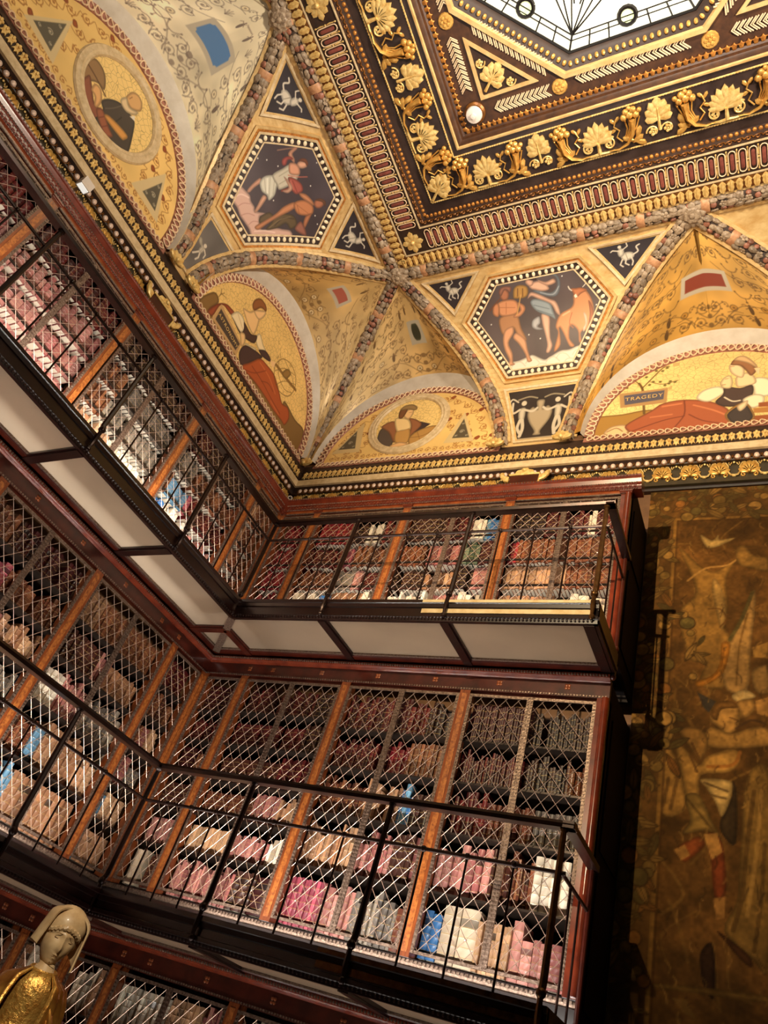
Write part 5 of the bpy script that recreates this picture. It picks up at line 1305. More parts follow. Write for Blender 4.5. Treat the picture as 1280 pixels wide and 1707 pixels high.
def lettering(txt, pos, xdir, n, size, m, par, name='lettering'):
    cu = bpy.data.curves.new(name, 'FONT'); cu.body = txt; cu.size = size; cu.align_x = 'CENTER'; cu.align_y = 'CENTER'; cu.extrude = .001; cu.space_character = 1.15
    t = bpy.data.objects.new(name, cu); COL.objects.link(t); me = bpy.data.meshes.new_from_object(t); bpy.data.objects.remove(t); me.materials.append(MATS[m])
    x = Vector(xdir).normalized(); z = Vector(n).normalized(); y = z.cross(x)
    return link(name, me, par, Matrix(((x.x, y.x, z.x, pos[0]), (x.y, y.y, z.y, pos[1]), (x.z, y.z, z.z, pos[2]), (0, 0, 0, 1))))
# ------------------------------------------------------------------ lunettes
q = MB(); q.tube([(.036 * math.cos(a), .01 + .008 * math.sin(2 * a), .05 * math.sin(a)) for a in np.linspace(0, 2 * math.pi, 11)], .009, 5, cap=False); me_ring = q.mesh('rope_ring', 'rope_light')
LUN = {'la': ('l', .753, 'kneeling woman with plaque lettered ASTRONOMY painted in lunette'), 'lb': ('l', 4.10, 'lunette mural with bearded man and globe in a roundel'), 'l1': ('b', .765, 'lunette mural with capped woman holding globe in a roundel'), 'l2': ('b', 4.58, 'reclining woman in rust robe beside TRAGEDY plaque in lunette')}
RL = 1.385; WL = -.80
def lunette(key, data, data2=None, gold=(236, 196, 120), scrolls=None, roundel=None):
    side, c, label = LUN[key]; T = TT[side]; root = empty('lunette_mural', T(c, WL, Z0)); tag(root, label, 'mural', 'lunette murals')
    P = Paint(c - RL, c + RL, -.02, RL, 132, gold, 1.); P.mottle(.07, .22, 3)
    br = (150, 92, 40)
    if scrolls:
        rr = random.Random(key); P.C[..., 3] = 0
        for r0, nn, amp, sz in ((1.15, 17, .05, .06), (.95, 15, .05, .055), (.76, 12, .05, .05)):
            vine = [(c + (r0 + amp * math.sin(k * 2.2)) * math.cos(.06 + (math.pi - .12) * k / 60), (r0 + amp * math.sin(k * 2.2)) * math.sin(.06 + (math.pi - .12) * k / 60)) for k in range(61)]
            P.line(smooth(vine, False, 3), .009, br, .75, 0.)
            for k in range(nn):
                an = .1 + (math.pi - .2) * (k + .5) / nn; x, y = c + r0 * math.cos(an), r0 * math.sin(an)
                P.scroll(x, y, sz, an + 1.5 * (k % 2), 1 if k % 2 else -1, br, .010, 1.3, True, .8)
                if k % 3 == 0: P.fill(smooth([(x + .05, y + .02), (x + .1, y + .06), (x + .13, y + .03), (x + .09, y - .02)], True), (160, 82, 40), 0., None, .5)
        for k, x in enumerate(np.arange(-1.15, 1.16, .1)): P.scroll(c + x, .075, .042, k * 2.1, 1 if k % 2 else -1, br, .009, 1.2, True, .8)
    if data2: P.draw(data2, .3)
    if roundel:
        rc, rb, r0 = roundel; P.disc(rc, rb, r0, (244, 208, 132), 1, 1.)
        for d in data2[1::2]:      # pale tendrils in the dark triangles
            v = np.array(d[3].split(), float).reshape(-1, 2) / 1000.; m = v.mean(0); P.scroll(m[0], m[1], .035, 0, 1, (206, 196, 168), .008, 1.3, False, .9)
            for q_ in v: e = m + (q_ - m) * .62; P.scroll(e[0], e[1], .02, 1, -1, (206, 196, 168), .006, 1.1, True, .8)
    P.draw(data)
    me, ctr = P.mesh('painting', lambda a, b: np.stack([np.array(T(0, WL, 0))[k] + (a * AX[side][k]) + (Z0 + b) * (k == 2) for k in range(3)], 1), lambda a, b: ((a - c) ** 2 + b * b < (RL - .06) ** 2) & (b > -.005), 'fresco')
    link('painting', me, root, Matrix.Translation(ctr))
    # braided border, grey reveal
    def arc(r, w, n=44, ry=None): return [Vector(T(c + r * math.cos(a), w, Z0 + (ry or r) * math.sin(a))) for a in np.linspace(0, math.pi, n)]
    mb = MB(); mb.rings([arc(RL - .115, WL), arc(RL - .108, WL + .018), arc(RL - .1, WL + .012), arc(RL - .012, WL + .012), arc(RL, WL + .02), arc(RL + .004, WL)], False, False); mb.build('border', 'rope', root)
    n = 50
    for i in range(n):
        a = math.pi * (i + .5) / n; r = RL - .056
        tz = Vector((0, 0, 1)) * math.cos(a) * 1 - AX[side] * math.sin(a)
        put('rope_ring', me_ring, T(c + r * math.cos(a), WL + .012, Z0 + r * math.sin(a)), tz, NW[side], root)
    mb = MB(); mb.rings([arc(RL, WL + .005), arc(RL + .035, -.72, 44, RL + .245)], False, False); mb.build('reveal', 'silver_leaf', root)
    mb = MB(); sweep(mb, side, [(WL, 8.262), (WL + .012, 8.258), (WL + .04, 8.155), (WL, 8.15)], c + RL, c - RL); mb.build('base_border', 'rope', root, False)
    for i in range(34): 
        s_ = c - RL + .04 + (2 * RL - .08) * (i + .5) / 34; put('rope_ring', me_ring, T(s_, WL + .028, 8.207), AX[side], NW[side] + Vector((0, 0, .25)), root, (1, 1, .85))
    if roundel:
        rc, rb, r0 = roundel; R = []
        for r, w in ((r0 - .03, .004), (r0 - .015, .03), (r0 + .01, .024), (r0 + .03, .034), (r0 + .055, .022), (r0 + .085, .026), (r0 + .1, .004)):
            R.append([Vector(T(rc + r * math.cos(a), WL + w, Z0 + rb + r * math.sin(a))) for a in np.linspace(0, 2 * math.pi, 49)])
        mb = MB(); mb.rings(R, False, False); mb.build('roundel_frame', 'cream', root)
    return root
la = lunette('la', PA_LA)
l2 = lunette('l2', PA_L2, gold=(238, 204, 130))
l1 = lunette('l1', PA_L1, PA_L1T, scrolls=True, roundel=(.665, .665, .52))
lb = lunette('lb', PA_LB, PA_LBT, scrolls=True, roundel=(4.07, .625, .50))
def plaque_text(txt, root, side, data, size):
    v = np.array(data[3].split(), float).reshape(-1, 2) / 1000.; c = v.mean(0); T = TT[side]
    e = (v[1] - v[0]) if side == 'b' else (v[2] - v[1])      # long edge in reading direction
    x = (AX[side] * float(e[0]) + Vector((0, 0, float(e[1])))).normalized()
    lettering(txt, T(c[0], WL + .004, Z0 + c[1]), x, NW[side], size, 'gold_pale', root)
plaque_text('TRAGEDY', l2, 'b', PA_L2[-1], .088)
plaque_text('ASTRONOMY', la, 'l', [d for d in PA_LA if d[1] == (74, 60, 52)][0], .072)
# ------------------------------------------------------------------ painted severies above the lunettes
def severy(key, ra, rb, base, base2, plaque, label, seed, dark):
    side, c, _ = LUN[key]; T = TT[side]; TA = 85.
    def fn(a, b):
        ua, inv = np.unique(a, return_inverse=True); A = np.zeros((len(ua), 3)); R = np.zeros((len(ua), 3))
        for i, x in enumerate(ua):
            u = x / 2.; ph = math.pi / 2 * (1 - abs(u)); sg = -1 if u < 0 else 1                 # u -1..1 along the arch, v 0..1 up to the rib
            A[i] = T(c + sg * (RL + .03) * math.cos(ph), -.73, Z0 + (RL + .24) * math.sin(ph)); R[i] = ribp(ra if u < 0 else rb, TA * (1 - abs(u) ** 1.75), -.02)
        v = (b / 1.5)[:, None]; return A[inv] * (1 - v) + R[inv] * v
    P = Paint(-2., 2., 0, 1.5, 104, base, 0.)
    t = np.clip(P.A / 4. + .5, 0, 1)[..., None]; P.C[..., :3] = np.array(base) / 255. * (1 - t) + np.array(base2) / 255. * t  # gradient paints in the lit and shadowed sides of the web
    P.mottle(.13, .35, seed); P.mottle(.06, .12, seed + 1)
    rr = random.Random(seed); ink = dark
    def motif(z, xx, yy, sd):
        # every motif is drawn twice, mirrored about the crown of the web
        for m in (1, -1):
            X = lambda L: [(m * p[0], p[1]) for p in L]
            if z < .45:
                P.scroll(m * xx, yy, .078, sd if m > 0 else math.pi - sd, m, ink, .010, 1.5, True, .7); P.line(smooth(X([(xx + .078 * math.cos(sd), yy + .078 * math.sin(sd)), (xx + .12, yy + .05), (xx + .16, yy - .02)]), False), .009, ink, .65)
                for k in range(3): P.disc(m * (xx + .1 + .02 * k), yy + .05 - .03 * k, .012, ink, .6)
            elif z < .58:
                P.disc(m * xx, yy, .045, ink, .7); P.disc(m * xx, yy, .033, base, 1); P.disc(m * xx, yy, .015, ink, .7); P.line(smooth(X([(xx - .08, yy - .06), (xx, yy - .05), (xx + .08, yy - .07)]), False), .009, ink, .7)
            elif z < .74:      # small winged figure
                P.fill(smooth(X([(xx - .014, yy - .075), (xx - .022, yy), (xx - .01, yy + .035), (xx + .012, yy + .035), (xx + .026, yy - .015), (xx + .012, yy - .075)]), True), ink2, 0, None, .6); P.disc(m * xx, yy + .052, .014, ink2, 1); P.line(X([(xx, yy + .02), (xx + .055, yy + .045), (xx + .075, yy + .02)]), .010, ink2, .9); P.line(X([(xx, yy + .02), (xx - .05, yy - .005)]), .010, ink2, .9); P.line(smooth(X([(xx - .01, yy + .02), (xx - .05, yy + .06), (xx - .08, yy + .05)]), False), .014, ink2, .6)
            elif z < .9:
                P.line(smooth(X([(xx - .09, yy + .045), (xx - .04, yy - .025), (xx + .04, yy - .025), (xx + .09, yy + .045)]), False), .014, ink, .6); P.line(X([(xx, yy - .03), (xx, yy - .09)]), .009, ink, .7); P.disc(m * xx, yy - .09, .014, ink, .7)
                for k in (-1, 1): P.disc(m * (xx + k * .09), yy + .05, .012, ink, .7)
            else:
                for k in range(5): P.line(X([(xx, yy - .05), (xx + .06 * math.cos(.5 + k * .54), yy - .05 + .1 * math.sin(.5 + k * .54))]), .011, ink, .65)
    ink2 = tuple(min(255, int(k * 1.15)) for k in ink)
    for x in np.arange(.1, 1.85, .185):
        for y in np.arange(.12, 1.4, .185):
            if plaque and abs(x) < plaque[1] + .14 and abs(y - plaque[2]) < plaque[3] + .13: continue
            motif(rr.random(), x + rr.uniform(-.03, .03), y + rr.uniform(-.025, .025), rr.uniform(0, 6))
    for y in (.08, .2, .32): P.disc(0, y, .03, ink, .7); P.line(smooth([(-.12, y + .05), (0, y - .03), (.12, y + .05)], False), .01, ink, .7)
    for sg in (-1, 1):
        P.line(smooth([(sg * .1, .05), (sg * .4, .32), (sg * .85, .3), (sg * 1.4, .12)], False), .011, ink, .6); P.line(smooth([(sg * .2, .9), (sg * .5, .7), (sg * .95, .72), (sg * 1.5, .8)], False), .010, ink, .6)
    if plaque:
        kind, hx, py, hy, col = plaque
        if kind == 'oval':
            P.fill([(-hx - .07, py - hy - .05), (hx + .07, py - hy - .05), (hx + .07, py + hy + .05), (-hx - .07, py + hy + .05)], (176, 164, 140)); P.disc(0, py, hx, col, 1, 0, hy); P.disc(0, py, hx * .8, tuple(int(k * .8) for k in col), 1, 0, hy * .8)
        else:
            P.fill([(-hx - .055, py - hy - .055), (hx + .055, py - hy - .055), (hx + .055, py + hy + .055), (-hx - .055, py + hy + .055)], (188, 174, 150)); P.fill([(-hx, py - hy), (hx, py - hy), (hx, py + hy), (-hx, py + hy)], col)
            for sx in (-1, 1):
                for sy in (-1, 1):
                    if kind == 'notch': P.disc(sx * hx, py + sy * hy, .035, (188, 174, 150))
    edge = (2.0 - np.abs(P.A)) * 0 + (1.5 - P.B)
    m = np.clip((.075 - edge) / P.px + .5, 0, 1); P.blend((slice(None), slice(None)), m, (206, 190, 156))
    m = np.clip((.085 - edge) / P.px + .5, 0, 1) - m; P.blend((slice(None), slice(None)), np.clip(m, 0, 1), (110, 80, 50))
    me, ctr = P.mesh('vault_painting', fn, lambda a, b: np.abs(a) < 1.97, 'fresco_gold')
    tag(link('painted_web', me, vault, Matrix.Translation(ctr)), label)
inkA = (112, 82, 48)
severy('la', 'c', 'l1', (226, 200, 150), (178, 128, 56), ('rect', .15, .66, .075, (170, 92, 74)), 'painted vault web with upright red plaque above ASTRONOMY lunette', 11, inkA)
severy('l1', 'c', 'b1', (226, 202, 152), (184, 132, 60), ('oval', .065, .68, .13, (72, 70, 48)), 'painted vault web with dark green oval above capped woman', 12, inkA)
severy('lb', 'l2', 'l3', (236, 216, 172), (240, 226, 196), ('notch', .24, .66, .125, (88, 126, 170)), 'cream painted vault web with blue plaque above bearded man', 13, (122, 104, 90))
severy('l2', 'b2', 'b3', (192, 138, 56), (206, 164, 92), ('rect', .30, .66, .085, (136, 62, 42)), 'ochre painted vault web with wide red plaque above TRAGEDY lunette', 14, (92, 66, 36))
# ------------------------------------------------------------------ framed panels on the pendentives
def cvn(side, a, b, off=0.):
    th = np.radians(np.asarray(b) / QM); a = np.asarray(a, float); w = -D + HH * (1 - np.cos(th)); z = Z0 + VV * np.sin(th)
    nw, nz = np.cos(th) / HH, -np.sin(th) / VV; l = np.hypot(nw, nz); w = w + nw / l * off; z = z + nz / l * off
    return np.stack([a, -w, z] if side == 'b' else [w, -a, z], 1)
def polyring(P, n): 
    out = []
    for a, b in zip(P, P[1:] + P[:1]):
        for k in range(n): out.append((a[0] + (b[0] - a[0]) * k / n, a[1] + (b[1] - a[1]) * k / n))
    return out
def inset(P, d):
    # move every edge of a convex outline inwards by d
    n = len(P); A = sum(P[i][0] * P[(i + 1) % n][1] - P[(i + 1) % n][0] * P[i][1] for i in range(n)); sg = 1 if A > 0 else -1; L = []
    for i in range(n):
        a, b = Vector(P[i]), Vector(P[(i + 1) % n]); t = (b - a).normalized(); L.append((a + Vector((-t.y, t.x)) * sg * d, t))
    out = []
    for i in range(n):
        (p, t), (q_, u) = L[i - 1], L[i]; cr = t.x * u.y - t.y * u.x; k = ((q_.x - p.x) * u.y - (q_.y - p.y) * u.x) / cr; out.append(tuple(p + t * k))
    return out
q = MB(); q.ball((0, .004, 0), (.024, .014, .034), 7, 5); me_pegg = q.mesh('panel_egg', 'egg')
def panel(name, side, deg, label, frames, eggs, data, bg, group, matf='fresco', mid=None):
    P = [(s, t * QM) for s, t in deg]; cx = np.mean([p[0] for p in P]); cb = np.mean([p[1] for p in P])
    root = empty(name, cvn(side, [cx], [cb])[0]); tag(root, label, 'mural', group)
    d = 0.
    for w, h, m in frames:
        o, i = inset(P, d), inset(P, d + w); n = 8
        R = [cvn(side, *zip(*polyring(p, n)), hh) for p, hh in ((o, -.01), (o, h), (i, h * .8), (i, -.01))]
        mb = MB(); mb.rings([[Vector(v) for v in r] for r in R], True, False); mb.build('frame', m, root, False); d += w
    if eggs:
        mid = inset(P, d + .04); o, i = inset(P, d), inset(P, d + .08)
        R = [cvn(side, *zip(*polyring(p, 8)), .004) for p in (o, i)]; mb = MB(); mb.rings([[Vector(v) for v in r] for r in R], True, False); mb.build('egg_band', 'umber', root, False)
        for a, b in zip(mid, mid[1:] + mid[:1]):
            l = math.hypot(b[0] - a[0], b[1] - a[1]); n = int(l / .078)
            for k in range(n):
                f = (k + .5) / n; s, t = a[0] + (b[0] - a[0]) * f, a[1] + (b[1] - a[1]) * f
                p0 = Vector(cvn(side, [s], [t], .004)[0]); e = Vector(cvn(side, [s + (b[0] - a[0]) * .01], [t + (b[1] - a[1]) * .01], .004)[0]) - p0
                put('panel_egg', me_pegg, p0, e, cn(side, t / QM), root)
        d += .08
        o, i = inset(P, d), inset(P, d + .018); R = [cvn(side, *zip(*polyring(p, 8)), .008) for p in (o, i)]; mb = MB(); mb.rings([[Vector(v) for v in r] for r in R], True, False); mb.build('inner_fillet', 'cream', root, False)
    I = inset(P, d); xs = [p[0] for p in I]; ys = [p[1] for p in I]
    G = Paint(min(xs), max(xs), min(ys), max(ys), 132 if eggs else 150, bg); G.mottle(.1, .2, 4)
    if callable(data): data(G, I)
    else: G.draw(data)
    Ia = np.array(I)
    me, ctr = G.mesh('painting', lambda a, b: cvn(side, a, b, .006), lambda a, b: G.inside(Ia, (slice(None), slice(None))) | (G.seg(np.vstack([Ia, Ia[:1]]), (slice(None), slice(None))) < .012), matf)
    link('painting', me, root, Matrix.Translation(ctr)); return root
HEX_L = [(3.15, 57.5), (2.72, 80), (1.88, 80), (1.41, 58.5), (2.05, 28.2), (2.66, 28.2)]
HEX_B = [(1.47, 58), (2.06, 28.8), (3.07, 28.8), (3.55, 57.5), (3.16, 77.5), (1.93, 77.5)]
FRM = [(.035, .03, 'cream_gold'), (.03, .02, 'gold_orange'), (.03, .03, 'cream')]
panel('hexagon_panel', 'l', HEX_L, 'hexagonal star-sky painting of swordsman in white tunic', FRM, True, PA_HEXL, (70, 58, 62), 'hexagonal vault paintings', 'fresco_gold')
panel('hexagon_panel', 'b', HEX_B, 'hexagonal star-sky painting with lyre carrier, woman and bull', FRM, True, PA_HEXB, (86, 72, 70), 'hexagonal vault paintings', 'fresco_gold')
FR2 = [(.03, .028, 'cream'), (.022, .012, 'cream_gold')]
def beast(kind):
    def f(G, I):
        I = np.array(I); c = I.mean(0); s = min(np.ptp(I[:, 0]), np.ptp(I[:, 1])) / .62; col = (214, 202, 182); dk = (140, 128, 110)
        X = lambda P: [(c[0] + x * s, c[1] + y * s) for x, y in P]
        if kind == 'horse':
            G.fill(smooth(X([(-.08, -.02), (0, .04), (.1, .02), (.13, -.05), (.06, -.1), (-.04, -.1)]), True), col, 0, None, .8); G.fill(smooth(X([(-.1, -.02), (-.12, .08), (-.07, .13), (-.02, .09), (-.03, 0)]), True), col, 0, None, .8)
            G.disc(*X([(-.08, .15)])[0], .028 * s, col); G.line(X([(-.1, .08), (-.19, .11), (-.22, .09)]), .02 * s, col); G.line(X([(-.04, .09), (.04, .14), (.03, .2)]), .018 * s, col)
            for a, b, d in (((-.06, -.08), (-.1, -.16), (-.06, -.2)), ((.0, -.08), (-.02, -.15), (.03, -.19)), ((.08, -.06), (.1, -.14), (.08, -.2))): G.line(X([a, b, d]), .022 * s, col)
            G.line(smooth(X([(.12, -.02), (.19, .02), (.17, .1), (.22, .13)]), False), .024 * s, col); G.line(X([(0, .02), (.02, -.08)]), .01 * s, dk)
        elif kind == 'putto':
            G.fill(smooth(X([(-.03, -.06), (-.05, .02), (-.03, .08), (.03, .08), (.05, .0), (.02, -.07)]), True), col, 0, None, .8); G.disc(*X([(0, .115)])[0], .035 * s, col)
            G.line(X([(-.04, .06), (-.11, .02), (-.12, -.05)]), .024 * s, col); G.line(X([(.04, .06), (.1, .1)]), .024 * s, col)
            G.line(X([(-.02, -.06), (-.05, -.13), (-.03, -.2)]), .03 * s, col); G.line(X([(.02, -.06), (.05, -.12), (.08, -.17)]), .03 * s, col)
            G.fill(smooth(X([(.04, .05), (.12, .14), (.18, .12), (.13, .05)]), True), (190, 180, 160), 0, None, .6); G.line(X([(0, .06), (0, -.03)]), .008 * s, dk)
    return f
panel('triangle_panel', 'l', [(3.68, 81), (2.80, 81.5), (3.22, 60.5)], 'dark triangular vault panel with white sea-horse above swordsman painting', FR2, False, beast('horse'), (52, 44, 46), 'triangular vault panels', 'fresco_gold')
panel('triangle_panel', 'l', [(1.83, 81.5), (.93, 81.5), (1.38, 61.5)], 'dark triangular vault panel with white centaur right of swordsman painting', FR2, False, beast('horse'), (52, 44, 46), 'triangular vault panels', 'fresco_gold')
panel('spandrel_panel', 'l', [(2.64, 25.5), (2.08, 25.5), (2.33, 2), (2.52, 2)], 'pale winged child panel below swordsman painting', FR2, False, beast('putto'), (108, 102, 98), 'lower spandrel panels', 'fresco_gold')
panel('triangle_panel', 'b', [(.99, 80.2), (1.38, 62), (1.84, 80.2)], 'dark triangular vault panel with white archer left of bull painting', FR2, False, beast('horse'), (52, 44, 46), 'triangular vault panels', 'fresco_gold')
panel('triangle_panel', 'b', [(3.27, 80), (3.65, 61), (4.19, 80)], 'dark triangular vault panel with white rider right of bull painting', FR2, False, beast('horse'), (52, 44, 46), 'triangular vault panels', 'fresco_gold')
def urn(G, I):
    c = (2.575, 12.5 * QM); col = (204, 190, 166); X = lambda P: [(c[0] + x, c[1] + y) for x, y in P]
    G.fill(smooth(X([(-.05, -.26), (.05, -.26), (.04, -.2), (.13, -.05), (.16, .08), (.1, .16), (.04, .12), (.05, .24), (-.05, .24), (-.04, .12), (-.1, .16), (-.16, .08), (-.13, -.05), (-.04, -.2)]), True), (176, 156, 126), 0, None, .8)
    for sg in (-1, 1):
        m = lambda P: X([(sg * x, y) for x, y in P])
        G.fill(smooth(m([(.2, .16), (.27, .15), (.28, .05), (.25, -.04), (.2, -.02), (.19, .08)]), True), col, 0, None, .8); G.disc(*m([(.22, .225)])[0], .035, col)
        G.line(smooth(m([(.22, -.02), (.2, -.14), (.22, -.26)]), False), .045, col); G.line(smooth(m([(.25, -.02), (.27, -.13), (.22, -.22)]), False), .04, col); G.line(smooth(m([(.2, .13), (.1, .1), (.04, .14)]), False), .03, col); G.line(smooth(m([(.27, .14), (.36, .1), (.37, .24)]), False), .03, col); G.line(smooth(m([(.3, .25), (.38, .3), (.42, .24)]), False), .02, col); G.line(smooth(m([(.05, .28), (.16, .31), (.3, .28)]), False), .02, (150, 136, 110))
    G.line(X([(-.3, -.31), (.3, -.31)]), .03, (176, 156, 126))
panel('spandrel_panel', 'b', [(2.06, 26.5), (2.30, 1), (2.86, 1), (3.08, 26.5)], 'dark urn panel with two pale figures below bull painting', FR2, False, urn, (50, 40, 36), 'lower spandrel panels', 'fresco_gold')
# ------------------------------------------------------------------ tapestry
def tapestry():
    x0, x1, z0_, z1 = 4.006, 6.9, 1.5, 7.395
    P = Paint(x0, 5.75, z0_, z1, 104, (88, 62, 33)); P.mottle(.3, .5, 21); P.mottle(.2, .13, 22)
    rr = random.Random(4)
    for k in range(60):
        x, z = rr.uniform(4.3, 5.7), rr.uniform(1.7, 6.9); P.line(smooth([(x, z), (x + rr.uniform(-.15, .15), z + rr.uniform(.05, .2)), (x + rr.uniform(-.2, .2), z + rr.uniform(.2, .4))], False), rr.uniform(.012, .03), rr.choice(((140, 108, 60), (72, 48, 26), (120, 92, 50))), .55)
    P.draw(PA_T1, .9); P.draw(PA_T2, .9)
    for k in range(420):      # threads picked out across the figures
        x, z = rr.uniform(4.3, 5.7), rr.uniform(1.6, 6.88); a = rr.uniform(-.5, .5) + 1.57; l = rr.uniform(.03, .12)
        P.line(smooth([(x, z), (x + .5 * l * math.cos(a) + rr.uniform(-.02, .02), z + .5 * l * math.sin(a)), (x + l * math.cos(a), z + l * math.sin(a))], False), rr.uniform(.006, .014), rr.choice(((186, 148, 88), (60, 40, 24), (150, 116, 66), (44, 30, 20))), .5)
    P.line([(4.27, z0_), (4.27, 6.91)], .035, (140, 106, 58)); P.line([(4.27, 6.91), (5.8, 6.91)], .035, (140, 106, 58)); P.line([(4.29, z0_), (4.29, 6.89)], .01, (62, 40, 22)); P.line([(4.29, 6.89), (5.8, 6.89)], .01, (62, 40, 22))
    def foliage(xa, xb, za, zb, n, seed):
        r = random.Random(seed)
        for k in range(n):
            x, z = r.uniform(xa, xb), r.uniform(za, zb); an = r.uniform(0, 6.28); l = r.uniform(.05, .12); c = r.choice(((156, 124, 72), (132, 108, 62), (106, 92, 54), (176, 140, 84), (150, 100, 52), (92, 84, 52)))
            if r.random() < .62:
                ux, uz = math.cos(an), math.sin(an); L = [(x + ux * a * l - uz * b * l, z + uz * a * l + ux * b * l) for a, b in ((-1, 0), (-.4, .3), (.3, .28), (1, 0), (.3, -.28), (-.4, -.3))]
                P.fill(smooth([(p[0], p[1]) for p in L], True), (58, 42, 24)); P.fill(smooth([(x + (p[0] - x) * .84, z + (p[1] - z) * .84) for p in L], True), c, 0, None, .5); P.line([L[0], L[3]], .007, (70, 52, 28))
            else:
                P.disc(x, z, l * .62, (56, 40, 24)); P.disc(x, z, l * .52, c); P.disc(x - l * .15, z + l * .15, l * .2, tuple(min(255, int(q * 1.2)) for q in c), .7)
    foliage(3.98, 4.25, 1.6, 6.9, 190, 2); foliage(3.98, 5.75, 6.94, 7.38, 150, 3)
    foliage(4.2, 4.55, 5.0, 5.9, 14, 5); foliage(4.02, 4.45, 4.3, 4.9, 26, 6)
    P.mottle(.16, .05, 31); P.mottle(.2, .3, 32); P.mottle(.12, .02, 33); P.C[..., :3] *= np.array((.95, .86, .66)); bd = (P.A < 4.26) | (P.B > 6.92); mean = np.array((.33, .235, .115)); P.C[..., :3] = np.where(bd[..., None], P.C[..., :3] * .62 + mean * .38, P.C[..., :3] * .8 + mean * .2)
    root = empty('tapestry', (4.8, D - .03, z0_)); tag(root, 'brown woven figure tapestry with fruit border hanging beside the tall bookcase', 'tapestry')
    f = lambda a, b: np.stack([a, D - .03 + .008 * np.sin(a * 7.) * (b < 7.2) * np.minimum(1, (7.395 - b)), b], 1)
    me, c = P.mesh('cloth', f, lambda a, b: a > -9, 'weave'); link('cloth', me, root, Matrix.Translation(c))
    Q = Paint(5.75, x1, z0_, z1, 20, (104, 74, 38)); Q.mottle(.22, .5, 23); Q.C[..., :3] *= np.array((.95, .86, .66)); me, c = Q.mesh('cloth', f, lambda a, b: a > -9, 'weave'); link('cloth', me, root, Matrix.Translation(c))
    mb = MB(); mb.tube([(4.01, D - .05, 7.40), (6.92, D - .05, 7.40)], .02, 8); mb.build('hanging_rod', 'dark_wood', root)
tapestry()
